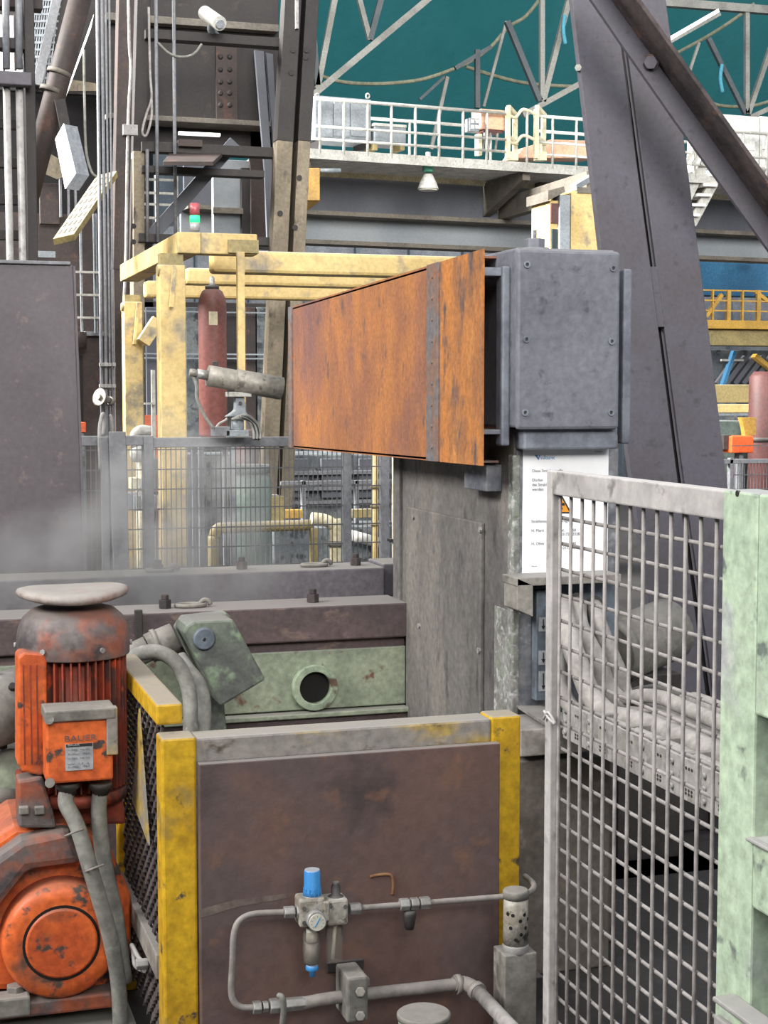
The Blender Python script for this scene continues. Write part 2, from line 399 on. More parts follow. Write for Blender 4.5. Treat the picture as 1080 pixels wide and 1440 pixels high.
# head
YH = 4.1
hx0, hx1 = at(727, 480, YH).x, at(872, 480, YH).x
hz0, hz1 = at(800, 604, YH).z, at(800, 352, YH).z
head = thing('measuring_head', 'square dark steel instrument head with six screws on top of the column', 'machine head', ((hx0 + hx1) / 2, YH + .3, hz0 - .045))
part(head, 'housing', MB().box(hx0 + .004, hx1 - .004, YH + .02, YH + .75, hz0 + .005, hz1 + .006), 'head_steel', .008)
cov = part(head, 'cover_plate', MB().box(hx0, hx1, YH, YH + .018, hz0, hz1), 'head_steel', .01)
scr = None
for sx, sy in ((741, 372), (862, 377), (740, 477), (860, 480), (738, 580), (859, 580)):
    p = at(sx, sy, YH)
    if scr is None:
        scr = part(cov, 'screw', MB().annulus(p + V((0, -.001, 0)), (0, -1, 0), .005, .010, .003, 20), 'head_edge'); s0 = p
        hol = part(cov, 'screw_socket', MB().hexn(p + V((0, -.0015, 0)), p + V((0, .002, 0)), .005), 'black_part')
    else: copy_part(scr, cov, p - s0); copy_part(hol, cov, p - s0)
part(head, 'neck', MB().box(XC + .002, at(869, 620, YH + .03).x, YH + .03, YH + .7, at(790, 632, YH + .03).z, hz0 + .005), 'head_edge', .006)
part(head, 'side_flange', MB().bx(876, 378, 888, 624, YH + .08, .3), 'head_edge', .006)
fy = YH + .06
part(head, 'port_frame_bar', MB().bx(706, 374, 718, 627, fy, .05), 'head_edge', .006)
part(head, 'port_frame_top', MB().bx(680, 376, 712, 388, fy + .01, .3), 'head_edge', .003)
part(head, 'port_frame_sill', MB().bx(678, 604, 712, 611, fy + .01, .3), 'head_steel', .003)
part(head, 'inner_rust_wall', MB().box(at(712, 500, fy + .05).x - .004, at(712, 500, fy + .05).x + .01, fy + .05, fy + .95, at(700, 604, fy).z, at(700, 384, fy).z), 'rust')
p = at(752, 349, YH + .15)
st = part(head, 'top_nut', MB().hexn((p.x, p.y, hz1), (p.x, p.y, hz1 + .045), .03), 'head_steel', .003)
part(st, 'washer', MB().cyl((p.x, p.y, hz1), (p.x, p.y, hz1 + .018), .042), 'head_steel')
part(st, 'stud', MB().cyl((p.x, p.y, hz1 + .04), (p.x, p.y, hz1 + .07), .006, n=8), 'head_edge')
# rusty hood
YR = 4.15
XRu = at(680, 500, YR).x
yf = atX(412, 530, XRu).y
ys0, ys1 = atX(620, 500, XRu).y, atX(606, 500, XRu).y
zn0, zn1 = at(677, 655, YR).z, at(680, 350, YR).z
zf0, zf1 = atX(412, 630, XRu).z, atX(412, 431, XRu).z
hood = thing('rusty_hood', 'long orange rusty sheet steel hood mounted on the side of the column', 'hood', (XRu + .08, (YR + yf) / 2, zf0))
def zlerp(a, b, yy): return a + (b - a) * (yy - YR) / (yf - YR)
def hood_plate(ya, yb_, dx, th):
    return MB().prism([(XRu - dx, ya, zlerp(zn0, zf0, ya)), (XRu - dx, yb_, zlerp(zn0, zf0, yb_)), (XRu - dx, yb_, zlerp(zn1, zf1, yb_)), (XRu - dx, ya, zlerp(zn1, zf1, ya))], (th, 0, 0))
part(hood, 'long_side_sheet', hood_plate(ys1, yf, 0, .006), 'rust')
part(hood, 'end_side_sheet', hood_plate(YR, ys0, .004, .006), 'rust_bright')
stp = part(hood, 'joint_strap', hood_plate(ys0 - .004, ys1 + .012, .012, .01), 'rust_strap', .002)
rv = None
for k in range(9):
    z = zn0 + .04 + k * .065
    q = V((XRu - .012, (ys0 + ys1) / 2, z))
    if rv is None: rv = part(stp, 'rivet', MB().cyl(q + V((-.003, 0, 0)), q + V((.002, 0, 0)), .005, n=8), 'rust_strap'); s0 = q
    else: copy_part(rv, stp, q - s0)
part(hood, 'far_edge_strip', hood_plate(yf - .005, yf + .05, .008, .012), 'rust_strap', .002)
part(hood, 'top_sheet', MB().prism([(XRu, YR + .12, zlerp(zn1, zf1, YR + .12) - .012), (XRu, yf, zf1 - .012), (XC - .01, yf, zf1 - .012), (XC - .01, YR + .12, zlerp(zn1, zf1, YR + .12) - .012)], (0, 0, .006)), 'rust')
part(hood, 'bottom_sheet', MB().prism([(XRu, YR + .12, zlerp(zn0, zf0, YR + .12) + .004), (XRu, yf, zf0 + .004), (XC - .02, yf, zf0 + .004), (XC - .02, YR + .12, zlerp(zn0, zf0, YR + .12) + .004)], (0, 0, .006)), 'rust_strap')
# sign
YS = YC - .012
sg = thing('warning_sheet', 'white printed radiation warning sheet fixed to the column front', 'sign', base_of(795, 806, YS))
part(sg, 'sheet', MB().bx(735, 630, 855, 806, YS, .003), 'paper')
text(sg, 'vallourec', 760, 646, YS, 6, 'ink_blue', xend=780)
part(sg, 'logo_mark', MB().poly([(752, 640), (755.5, 640), (757, 644), (759, 640), (759.8, 640), (757.5, 647)], YS - .001, .001), 'ink_blue')
lines = [('Diese Strahlenquelle', 748, 664, 838), ('Dürfen', 748, 677, 763), ('das Strahlenfeld nicht', 748, 683.5, 838), ('werden', 748, 690, 764),
         ('Strahlenschutzbeauftragte', 747, 735, 806), ('H. Marti', 747, 748, 768), ('MW:    3358', 783, 748, 806), ('mobil 0172 2333873', 777, 753.5, 826),
         ('H. Olive', 747, 766.5, 768), ('MW:    2040', 783, 766.5, 806), ('mobil 0172 6807506', 778, 772.5, 826), ('Neu am', 747, 797, 760), ('17.10.2013', 836, 636, 852)]
for s, x, y, xe in lines: text(sg, s, x, y, YS, 4.2 if 640 < y < 790 else 2.0, 'ink_grey')
tr = part(sg, 'hazard_triangle', MB().poly([(789, 694), (774, 722), (804, 722)], YS - .001, .001), 'ink')
part(tr, 'triangle_field', MB().poly([(789, 698), (777.5, 720), (800.5, 720)], YS - .0018, .001), 'ink_orange')
c0 = (789, 711)
for a0 in (-30, 90, 210):
    pts = [(c0[0] + r * math.cos(math.radians(a0 + t)), c0[1] + r * math.sin(math.radians(a0 + t))) for r, t in ((1.4, -28), (5.4, -30), (5.9, 0), (5.4, 30), (1.4, 28))]
    part(tr, 'trefoil_blade', MB().poly(pts, YS - .0024, .0006), 'ink')
# junction box
jb = thing('junction_box', 'grey hooded connection box under the warning sheet where hoses plug in', 'junction box', base_of(800, 985, YC))
part(jb, 'hood', MB().bx(726, 810, 874, 822, YC - .12, .11), 'shroud', .003)
part(jb, 'hood_cheek', MB().prism([at(727, 812, YC - .12), at(750, 822, YC - .12), at(750, 868, YC - .12), at(727, 858, YC - .12)], (0, .1, 0)), 'shroud', .003)
part(jb, 'back_plate', MB().bx(752, 822, 868, 905, YC - .02, .008), 'panel_blue', .003)
cp = part(jb, 'terminal_strip', MB().bx(754, 830, 776, 985, YC - .05, .035), 'panel_blue', .003)
for a, b2 in ((868, 888), (915, 935), (944, 972)):
    part(cp, 'label_plate', MB().bx(758, a, 771, b2, YC - .052, .002), 'nameplate')
    if b2 - a > 19: part(cp, 'arrow_mark', MB().poly([(763.5, a + 3), (765, a + 3), (765, b2 - 8), (767, b2 - 8), (764.2, b2 - 2), (761.5, b2 - 8), (763.5, b2 - 8)], YC - .053, .001), 'ink')
for x, y in ((792, 848), (812, 846), (836, 850)):
    part(jb, 'gland', MB().cyl(at(x, y, YC - .09), at(x, y, YC - .02), .026), 'black_part')
part(jb, 'lower_shelf', MB().prism([at(728, 996, YC - .02), at(768, 996, YC - .02), at(772, 1020, YC - .25), at(765, 1020, YC - .25)], (0, 0, .008)), 'shroud')

# ================================================================== MACHINE BASE behind the mesh gate
Y = 4.02
mbz = thing('machine_base', 'grey brown steel base block below the column, behind the mesh gate', 'machine base', base_of(790, 1400, Y, 0))
part(mbz, 'block', MB().box(at(700, 1200, Y).x, at(858, 1200, Y).x, Y, Y + .17, 0, at(780, 1068, Y).z), 'base_brown', .005)
part(mbz, 'channel', MB().bx(732, 1022, 862, 1060, Y - .05, .2), 'shroud', .004)
part(mbz, 'foot_rail', MB().bx(740, 1375, 765, 1405, Y - .25, .24), 'machine_dark', .003)
for x, y, xx, yy, Yd, n2, lb in ((860, 1085, 1080, 1330, 5.2, 'dark_filler_block', 'large black block added to darken the space behind the mesh gate'),):  # black block added so the space behind the gate stays dark
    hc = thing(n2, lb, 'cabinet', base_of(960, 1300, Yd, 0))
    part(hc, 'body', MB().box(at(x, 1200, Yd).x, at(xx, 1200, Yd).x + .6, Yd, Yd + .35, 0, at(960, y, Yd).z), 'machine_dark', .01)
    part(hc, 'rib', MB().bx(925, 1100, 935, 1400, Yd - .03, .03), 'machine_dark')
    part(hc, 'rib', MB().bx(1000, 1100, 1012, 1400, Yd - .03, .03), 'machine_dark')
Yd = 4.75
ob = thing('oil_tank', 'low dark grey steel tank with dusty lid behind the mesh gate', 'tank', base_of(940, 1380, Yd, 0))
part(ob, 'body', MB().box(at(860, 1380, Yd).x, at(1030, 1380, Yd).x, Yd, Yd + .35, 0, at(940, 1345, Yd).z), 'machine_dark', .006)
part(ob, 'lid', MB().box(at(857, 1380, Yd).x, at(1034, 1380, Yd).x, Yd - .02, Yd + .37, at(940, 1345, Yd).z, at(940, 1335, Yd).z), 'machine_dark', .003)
Yd = 4.95
sm = thing('small_motor', 'grey cylindrical motor behind the hoses and mesh gate', 'motor', base_of(900, 940, Yd))
a = at(868, 915, Yd); b_ = at(940, 885, Yd + .12)
part(sm, 'drum', MB().cyl(a, b_, .115, n=24), 'dusty_grey')
part(sm, 'end_cap', MB().cyl(a + (a - b_).normalized() * .03, a, .1, .115, n=24), 'dusty_grey')
part(sm, 'stand', MB().box(a.x, b_.x - .02, a.y - .02, a.y + .12, 0, a.z - .09), 'machine_dark', .004)

# ================================================================== CABLE CHAIN AND HOSES
XT = at(790, 1020, 3.95).x
yn = 1.3
tz1a, tz0a = atX(790, 990, XT).z, atX(790, 1040, XT).z
tz1b, tz0b = atX(1013, 1085, XT).z, atX(1013, 1148, XT).z
tz1, tz0 = (tz1a + tz1b) / 2, (tz0a + tz0b) / 2
tray = thing('cable_chain', 'dusty grey cable carrier chain with perforated side plates behind the mesh gate', 'cable chain', (XT + .15, 3.2, tz0))
link = None; n = 17; step = (3.95 - yn) / n
for k in range(n):
    ya = yn + k * step
    d = V((0, k * step, 0))
    if link is None:
        link = part(tray, 'side_link', MB().box(XT + .002, XT + .008, yn, yn + step * .98, tz0, tz1), 'tray', .002)
        far = part(tray, 'side_link', MB().box(XT + .36, XT + .368, yn, yn + step * .98, tz0, tz1), 'tray', .002)
        holes = []
        for hy in (.25, .34, .43):
            for hz in (.18, .27, .78):
                holes.append(part(link, 'hole', MB().cyl((XT + .0005, yn + step * hy, tz0 + (tz1 - tz0) * hz), (XT + .004, yn + step * hy, tz0 + (tz1 - tz0) * hz), .004, n=8), 'black_part'))
        bolts = [part(link, 'rivet', MB().cyl((XT - .006, yn + step * .85, tz0 + (tz1 - tz0) * hz), (XT + .004, yn + step * .85, tz0 + (tz1 - tz0) * hz), .007, n=8), 'galvanised') for hz in (.2, .5, .8)]
        rung = part(tray, 'cross_bar', MB().box(XT + .008, XT + .36, yn + .1, yn + .118, tz1 - .02, tz1 + .004), 'dusty_grey', .003)
    else:
        l2 = copy_part(link, tray, d); copy_part(far, tray, d)
        for h in holes + bolts: copy_part(h, l2, d)
        copy_part(rung, tray, d)
hs = 'grey dusty hoses between the connection box and cable chain'
def hose(pts, r, lab, m='hose_light', grp=hs):
    solo('hose', MB().tube(pts, r, 12, 6), m, lab, 'hose', group=grp)
zin = tz0 + .06
def hp(x, y, Yd): return at(x, y, Yd)
HL = 'dusty grey hose dropping from the connection box into the cable chain'
hose([hp(791, 850, 4.12), hp(796, 875, 4.0), hp(812, 930, 3.9), hp(850, 1000, 3.8), V((XT + .12, 3.45, zin + .03)), V((XT + .12, 1.25, zin + .03))], .030, 'thickest dusty grey hose leaving the connection box next to its terminal strip')
hose([hp(812, 850, 4.12), hp(815, 880, 4.02), hp(838, 925, 3.96), hp(870, 985, 3.9), V((XT + .2, 3.55, zin + .03)), V((XT + .2, 1.25, zin + .03))], .027, 'second thickest dusty grey hose from the middle socket of the connection box')
hose([hp(836, 852, 4.12), hp(845, 885, 4.04), hp(868, 940, 4.0), hp(895, 995, 3.95), V((XT + .28, 3.6, zin + .02)), V((XT + .28, 1.25, zin + .02))], .024, 'grey hose from the connection box socket nearest the leaning leg')
hose([hp(785, 880, 4.13), hp(786, 930, 4.0), hp(792, 975, 3.95), hp(825, 1010, 3.85), V((XT + .05, 3.4, zin + .02)), V((XT + .05, 1.25, zin + .02))], .023, 'slim grey hose hugging the side plate of the cable chain')
hose([hp(826, 885, 4.14), hp(832, 920, 4.1), hp(838, 960, 4.05), hp(850, 990, 4.0), V((XT + .16, 3.72, zin + .09)), V((XT + .16, 3.3, zin + .09)), V((XT + .16, 1.25, zin + .08))], .02, 'thinnest grey hose lying on top of the others in the cable chain')
solo('crossing_hose', MB().tube([hp(893, 975, 4.9), hp(905, 973, 4.7), hp(930, 972, 4.5), hp(965, 985, 4.25), V((XT + .32, 3.75, tz1 + .02)), V((XT + .3, 3.4, tz1 + .02))], .022, 12), 'hose_light', 'grey hose running from the small motor across onto the cable chain', 'hose')

# ================================================================== MESH GATE
XF = at(770, 800, 2.82).x
yfar, ynear = 2.82, atX(1023, 800, XF).y
gz1 = atX(770, 661, XF).z
gate = thing('mesh_gate', 'light grey welded wire mesh gate panel in front of the hoses', 'gate', (XF, (yfar + ynear) / 2, 0))
FR = .028
part(gate, 'frame_stile', MB().box(XF - .004, XF + .013, yfar - FR, yfar, .06, gz1), 'gate_grey', .003)
part(gate, 'frame_rail', MB().box(XF - .004, XF + .03, ynear, yfar - FR, gz1 - .046, gz1), 'gate_grey', .003)
part(gate, 'frame_rail', MB().box(XF - .004, XF + .03, ynear, yfar - FR, .06, .1), 'gate_grey', .003)
vw = None; k = 0; yy = yfar - FR - .004
while yy > ynear:
    if vw is None: vw = part(gate, 'vertical_wire', MB().cyl((XF + .012, yy, .08), (XF + .012, yy, gz1 - .03), .0036, n=8), 'wire_grey'); y0 = yy
    else: copy_part(vw, gate, (0, yy - y0, 0))
    yy -= .0505
hw = None; zz = gz1 - .092
while zz > .12:
    if hw is None: hw = part(gate, 'horizontal_wire', MB().cyl((XF + .0188, ynear, zz), (XF + .0188, yfar - .02, zz), .0036, n=8), 'wire_grey'); z0 = zz
    else: copy_part(hw, gate, (0, 0, zz - z0))
    zz -= .0505
p = atX(772, 1008, XF - .004)
part(gate, 'tie_wire', MB().tube([p + V((-.006, .01, .01)), p + V((-.008, -.02, 0)), p + V((.0, -.03, -.008)), p + V((-.008, -.015, .012)), p + V((-.006, .012, -.006))], .003, 6), 'gate_grey')
# green post
gp = thing('green_post', 'pale green scratched steel post carrying the mesh gate', 'post', (XF, ynear - .04, 0))
gx0, gx1 = XF - .01, XF + .05
yw = atX(1066, 1200, XF).y
zt = atX(1023, 688, XF).z
part(gp, 'upright', MB().box(gx0, gx1, yw, ynear, 0, zt), 'post_green', .004)
part(gp, 'upper_plate', MB().box(gx0, gx1 - .02, 1.7, yw, atX(1072, 1005, XF).z, zt), 'post_green', .004)
part(gp, 'cross_member', MB().box(gx0, gx1, 1.7, yw, atX(1070, 1278, XF).z, atX(1070, 1178, XF).z), 'post_green', .004)
part(gp, 'ledge', MB().box(gx0 - .01, gx1, 1.7, yw + .005, atX(1066, 1182, XF).z, atX(1066, 1176, XF).z), 'galvanised', .003)
p = atX(1037, 694, gx0)
part(gp, 'hole', MB().cyl(p + V((-.0008, 0, 0)), p + V((.003, 0, 0)), .005, n=12), 'black_part')
XL = XF - .045
pa, pb = atX(1005, 1400, XL), atX(1085, 1455, XL)
lr = thing('door_track', 'dusty grey sliding track rail at the foot of the green post', 'rail', (XL, pb.y, 0))
part(lr, 'top_flange', MB().box(XL - .005, XL + .035, 1.6, pa.y, pa.z - .008, pa.z), 'galvanised', .003)
part(lr, 'lower_bar', MB().box(XL - .002, XL + .01, 1.6, pa.y, pa.z - .05, pa.z - .03), 'galvanised', .003)
part(lr, 'support', MB().box(XL + .01, XL + .03, 1.6, pa.y - .04, 0, pa.z - .008), 'post_green', .002)

# ================================================================== BEAMS
def beam(name, lab, Yf, ytop, yrear_w, ybot, m, xr):
    x1 = at(xr, 850, Yf).x
    return x1
Yn = 5.15
xl = -.6
zt1 = at(380, 855, Yn).z
nb = thing('near_guide_beam', 'long dark brown steel guide beam with green lower body and round porthole', 'beam', (1.0, Yn + .1, 0))
x1 = XC - .01
part(nb, 'top_rail', MB().box(xl, x1, Yn, Yn + .22, at(380, 905, Yn).z, zt1), 'beam_brown', .006)
part(nb, 'brown_strip', MB().box(xl, x1, Yn + .03, Yn + .2, at(380, 921, Yn).z, at(380, 905, Yn).z), 'beam_brown', .003)  # recessed brown strip between the top rail and the green web
part(nb, 'green_web', MB().box(xl, x1, Yn + .02, Yn + .2, at(380, 1003, Yn).z, at(380, 919, Yn).z), 'beam_green', .004)
part(nb, 'lower_ledge', MB().box(xl, x1, Yn - .02, Yn + .2, at(380, 1012, Yn).z, at(380, 1005, Yn).z), 'beam_green', .004)
part(nb, 'base', MB().box(xl, x1, Yn + .0, Yn + .2, 0, at(380, 1012, Yn).z), 'beam_brown', .004)
pc = at(443, 967, Yn)
rg = part(nb, 'porthole_ring', MB().annulus(pc + V((0, .022, 0)), (0, -1, 0), px(23.5, Yn), px(34, Yn), .03, 40), 'green_ring', .003)
part(rg, 'porthole_well', MB().cyl(pc + V((0, .018, 0)), pc + V((0, .021, 0)), px(24, Yn), n=32), 'void')
part(nb, 'joint_plate', MB().bx(190, 858, 201, 905, Yn - .012, .02), 'machine_dark', .003)
def beam_nut(par, x, y, Yd, zb):
    p = at(x, y, Yd); p.z = zb
    o = part(par, 'nut', MB().hexn(p, p + V((0, 0, .03)), .022), 'brace_rust', .002)
    part(o, 'stud', MB().hexn(p + V((0, 0, .03)), p + V((0, 0, .046)), .014), 'brace_rust', .002)
def lug(par, x, y, Yd, zb):
    p = at(x, y, Yd); p.z = zb
    o = part(par, 'lifting_ring', MB().tube([p + V((.05 * math.cos(t), .03 * math.sin(t), .008)) for t in [k * math.pi / 8 for k in range(17)]], .007, 8, 1), 'dusty_grey')
    part(o, 'ring_eye', MB().tube([p + V((.05, 0, .006 + .018 * math.sin(t))) + V((.018 * math.cos(t), 0, 0)) for t in [k * math.pi / 6 for k in range(7)]], .008, 8, 1), 'dusty_grey')
for x, y in ((232, 845), (440, 838)): beam_nut(nb, x, y, Yn + .1, zt1)
lug(nb, 268, 846, Yn + .1, zt1)
Yf2 = 5.75
zt2 = at(300, 806, Yf2).z
fb = thing('far_guide_beam', 'long grey steel guide beam with dusty top, parallel behind the brown one', 'beam', (1.0, Yf2 + .1, 0))
x2 = at(541, 820, Yf2).x
part(fb, 'top_rail', MB().box(xl, x2, Yf2, Yf2 + .22, at(300, 850, Yf2).z, zt2), 'beam_grey', .006)
part(fb, 'end_block', MB().box(x2 + .003, x2 + .5, Yf2 + .03, Yf2 + .24, at(300, 850, Yf2).z, zt2 + .01), 'beam_grey', .006)
part(fb, 'base', MB().box(xl, x2 + .5, Yf2 + .02, Yf2 + .2, 0, at(300, 850, Yf2).z), 'beam_brown', .004)
for x, y in ((340, 793), (500, 783), (222, 800)): beam_nut(fb, x, y, Yf2 + .1, zt2)
for x, y in ((225, 801), (442, 794)): lug(fb, x, y, Yf2 + .1, zt2)

# dark cabinet on the left
Y = 6.05
cb = thing('dark_steel_shield', 'large plain dark purple grey steel shield plate standing behind the motor', 'shield', base_of(50, 800, Y, 0))
part(cb, 'plate', MB().prism([at(-260, 368, Y), at(103, 373, Y), at(119, 810, Y), (at(119, 810, Y).x + .02, Y, 0), (at(-260, 810, Y).x, Y, 0)], (0, .05, 0)), 'cabinet_dark', .004)
part(cb, 'edge_lip', MB().prism([at(103, 374, Y - .01), at(106, 374, Y - .01), at(122, 810, Y - .01), at(118, 810, Y - .01)], (0, .08, 0)), 'cabinet_dark')
part(cb, 'top_ledge', MB().box(at(-260, 366, Y).x, at(99, 366, Y).x, Y - .01, Y + .2, at(60, 372, Y).z, at(60, 367, Y).z), 'fence_grey', .003)

# ================================================================== CLAMP WITH HOSES
Y = 4.75
cl = thing('hinged_clamp', 'green grey hinged hydraulic clamp block with pin, lying against the green beam', 'clamp', base_of(300, 990, Y))
part(cl, 'block', MB().poly([(258, 890), (262, 880), (273, 873), (328, 871), (374, 956), (311, 994)], Y, .16), 'clamp_green', .008)
part(cl, 'rear_cheek', MB().poly([(247, 884), (258, 868), (318, 861), (326, 868), (300, 960), (285, 960)], Y + .18, .06), 'clamp_green', .006)
pn = part(cl, 'pin', MB().lathe(at(287, 898, Y), (0, -1, 0), [(.035, -.01), (.035, .008), (.03, .012)], 24), 'panel_blue')
part(pn, 'pin_hole', MB().cyl(at(287, 899, Y - .0125), at(287, 899, Y - .005), .006, n=10), 'void')
part(cl, 'rod_end', MB().cyl(at(246, 896, Y + .12), at(209, 912, Y + .12), px(22, Y), n=24), 'dusty_grey')
part(cl, 'rod_collar', MB().cyl(at(222, 906, Y + .12), at(216, 908, Y + .12), px(24, Y), n=24), 'dusty_grey')
part(cl, 'cylinder_barrel', MB().cyl(at(208, 912, Y + .12), at(150, 940, Y + .12), px(19, Y), n=24), 'dusty_grey')
part(cl, 'support_arm', MB().poly([(285, 960), (315, 985), (345, 1310), (290, 1310)], Y + .17, .05), 'clamp_green', .004)
hz = 'thick grey hydraulic hoses at the hinged clamp'
solo('hydraulic_hose', MB().tube([at(172, 935, Y - .12), at(195, 920, Y - .13), at(222, 917, Y - .14), at(248, 932, Y - .15), at(264, 965, Y - .16), at(268, 1005, Y - .18), at(266, 1080, Y - .2), at(262, 1330, Y - .2)], px(10.5, Y), 14), 'hose_grey', 'thick grey hydraulic hose arching highest beside the hinged clamp', 'hose', group=hz)
solo('hydraulic_hose', MB().tube([at(252, 925, Y - .05), at(262, 940, Y - .08), at(279, 962, Y - .1), at(286, 990, Y - .12), at(285, 1030, Y - .15), at(283, 1090, Y - .16), at(284, 1330, Y - .16)], px(11, Y), 14), 'hose_grey', 'thick grey hydraulic hose bending down right under the clamp pin', 'hose', group=hz)

# ================================================================== MOTOR
Y = 4.05
pm = at(103, 900, Y)
mx = pm.x
def mz(y): return at(103, y, Y).z
mo = thing('geared_motor', 'upright orange electric motor with fan cover on an orange gearbox', 'motor', (mx, Y, 0))
S = Y * .985 / FPX
cap = MB()
R = 79 * S
vs = []; NA = 40; NR = 5
def capz(x, y): return mz(834) + .012 * (x / R) ** 2 - .3 * 0 + .05 * x * .18 + (.012 if x / R < -.8 else 0) * 0
prof = [(0, .012), (.55, .012), (.86, .010), (.97, .004), (1, -.004), (.97, -.013), (.86, -.017), (.5, -.017), (0, -.017)]
for r, h in prof:
    for k in range(NA):
        t = 2 * math.pi * k / NA; x = r * R * math.cos(t); y = r * R * math.sin(t)
        vs.append((mx + x, Y + y, capz(x, y) + h))
fs = []
for i in range(len(prof) - 1):
    for k in range(NA):
        j = (k + 1) % NA; fs.append((i * NA + k, i * NA + j, (i + 1) * NA + j, (i + 1) * NA + k))
cap.add(vs, fs, True)
part(mo, 'rain_cap', cap, 'cap_grey')
fc = part(mo, 'fan_cover', MB().lathe((mx, Y, mz(919)), (0, 0, 1), [(78 * S, 0), (79 * S, .003), (79 * S, .05), (76 * S, .075), (70 * S, .098), (58 * S, .118), (45 * S, .124), (.02, .124)], 40), 'orange_dirty')
for k in range(6):
    t = math.radians(-90 + 28 + k * 60 - 5)
    q = V((mx + 79 * S * math.cos(t), Y + 79 * S * math.sin(t), mz(905)))
    part(fc, 'cover_screw', MB().cyl(q, q + V((math.cos(t), math.sin(t), 0)) * .006, .007, n=8), 'galvanised')
part(mo, 'stator_core', MB().cyl((mx, Y, mz(1105)), (mx, Y, mz(917)), 60 * S, n=32), 'orange_fin')
fin = None
for k in range(40):
    t = 2 * math.pi * k / 40
    q = V((math.cos(t), math.sin(t), 0))
    a = V((mx, Y, mz(1100))) + q * 58 * S; b_ = V((mx, Y, mz(1100))) + q * 74 * S
    tt = V((-q.y, q.x, 0)) * .0022; hh = V((0, 0, mz(920) - mz(1100)))
    part(mo, 'fin', MB().hexa([a - tt, b_ - tt, b_ + tt, a + tt, a - tt + hh, b_ - tt + hh, b_ + tt + hh, a + tt + hh]), 'orange_fin')
part(mo, 'lifting_rib', MB().poly([(25, 925), (34, 917), (62, 919), (66, 930), (66, 1085), (58, 1092), (32, 1085), (25, 1075)], Y - .12, .1), 'orange_paint', .006)
for x in (33, 43, 52): part(mo, 'rib_edge', MB().bx(x, 935, x + 2, 1075, Y - .125, .006), 'orange_fin')
part(mo, 'flange', MB().cyl((mx, Y, mz(1120)), (mx, Y, mz(1104)), 72 * S, n=32), 'orange_fin')
Yt = 3.83
tb = part(mo, 'terminal_box', MB().bx(65, 1012, 159, 1100, Yt, .1), 'orange_paint', .006)
part(tb, 'box_lid_lip', MB().bx(63, 998, 163, 1014, Yt - .012, .11), 'dusty_grey', .004)
part(tb, 'lid_clamp', MB().bx(150, 995, 166, 1062, Yt - .01, .03), 'guard_worn', .003)
for x, y in ((69, 1012), (70, 1101)):
    part(tb, 'lid_bolt', MB().cyl(at(x, y, Yt - .02), at(x, y, Yt + .01), .012, n=14), 'dusty_grey')
npl = part(tb, 'nameplate', MB().bx(92, 1046, 131, 1083, Yt - .004, .004), 'nameplate')
part(npl, 'nameplate_header', MB().bx(93, 1046, 130, 1050, Yt - .005, .002), 'ink')
text(npl, 'BAUER', 95, 1049.5, Yt - .006, 2.6, 'nameplate', xend=112)
for y in (1056, 1062, 1068, 1076, 1080): text(npl, random.choice(['3~Mot   IP65', 'V 380  Hz 50', 'kW  1,5  A']), 95, y, Yt - .0045, 2.4, 'ink_grey', xend=126)
text(tb, 'BAUER', 90, 1043, Yt - .001, 8, 'orange_dirty', name='embossed_lettering', xend=136)
for x in (95, 141):
    p = at(x, 1104, Yt + .05)
    part(mo, 'cable_gland', MB().lathe((p.x, p.y, p.z + .006), (0, 0, -1), [(.026, 0), (.03, .004), (.03, .012), (.022, .018), (.02, .03)], 18), 'black_part')
cb1 = [at(95, 1112, Yt + .05), at(93, 1130, Yt + .04), at(108, 1160, Yt + .02), at(125, 1215, Yt), at(140, 1265, Yt), at(153, 1310, Yt + .02), at(166, 1380, Yt + .05), at(170, 1470, Yt + .06)]
part(mo, 'conduit', MB().tube(cb1, px(11.5, Yt), 12), 'hose_grey')
cb2 = [at(141, 1112, Yt + .05), at(139, 1140, Yt + .05), at(142, 1180, Yt + .05), at(150, 1230, Yt + .05), at(163, 1290, Yt + .06), at(175, 1380, Yt + .07)]
part(mo, 'conduit', MB().tube(cb2, px(11.5, Yt), 12), 'hose_grey')
for x, y in ((103, 1172), (132, 1222)):
    part(mo, 'cable_tie', MB().tube([at(x - 12, y + 4, Yt - .02), at(x, y - 1, Yt - .035), at(x + 14, y - 6, Yt - .02)], .003, 6), 'pipe_grey')
# gearbox
Yg = 3.98
part(mo, 'adapter_housing', MB().poly([(27, 1100), (170, 1100), (178, 1160), (30, 1160)], Yg + .01, .16), 'orange_fin', .01)
part(mo, 'bolted_foot', MB().poly([(24, 1098), (60, 1092), (75, 1140), (80, 1165), (26, 1165)], Yg - .06, .08), 'orange_dirty', .008)
for x in (34, 56): part(mo, 'foot_nut', MB().bx(x - 7, 1135, x + 7, 1146, Yg - .075, .02), 'dusty_grey', .003)
part(mo, 'gear_housing', MB().poly([(-40, 1200), (20, 1160), (90, 1155), (150, 1180), (185, 1260), (185, 1345), (150, 1395), (-40, 1395)], Yg - .02, .28), 'orange_paint', .02)
part(mo, 'housing_shoulder', MB().poly([(-40, 1230), (30, 1180), (100, 1165), (120, 1215), (40, 1225), (-10, 1290), (-40, 1300)], Yg - .08, .07), 'orange_dirty', .02)
pg = at(82, 1311, Yg - .02)
gr = part(mo, 'bearing_ring', MB().lathe(pg, (0, -1, 0), [(px(82, Yg), -.02), (px(80, Yg), .07), (px(74, Yg), .082), (px(60, Yg), .082)], 48), 'orange_paint')
part(gr, 'cover_groove', MB().annulus(pg + V((0, -.0815, 0)), (0, -1, 0), px(47.5, Yg), px(53, Yg), .002, 48), 'void')
part(gr, 'end_cover', MB().lathe(pg + V((.0, -.08, 0)), (0, -1, 0), [(px(49, Yg), 0), (px(49, Yg), .006), (px(46, Yg), .009)], 48), 'orange_paint')
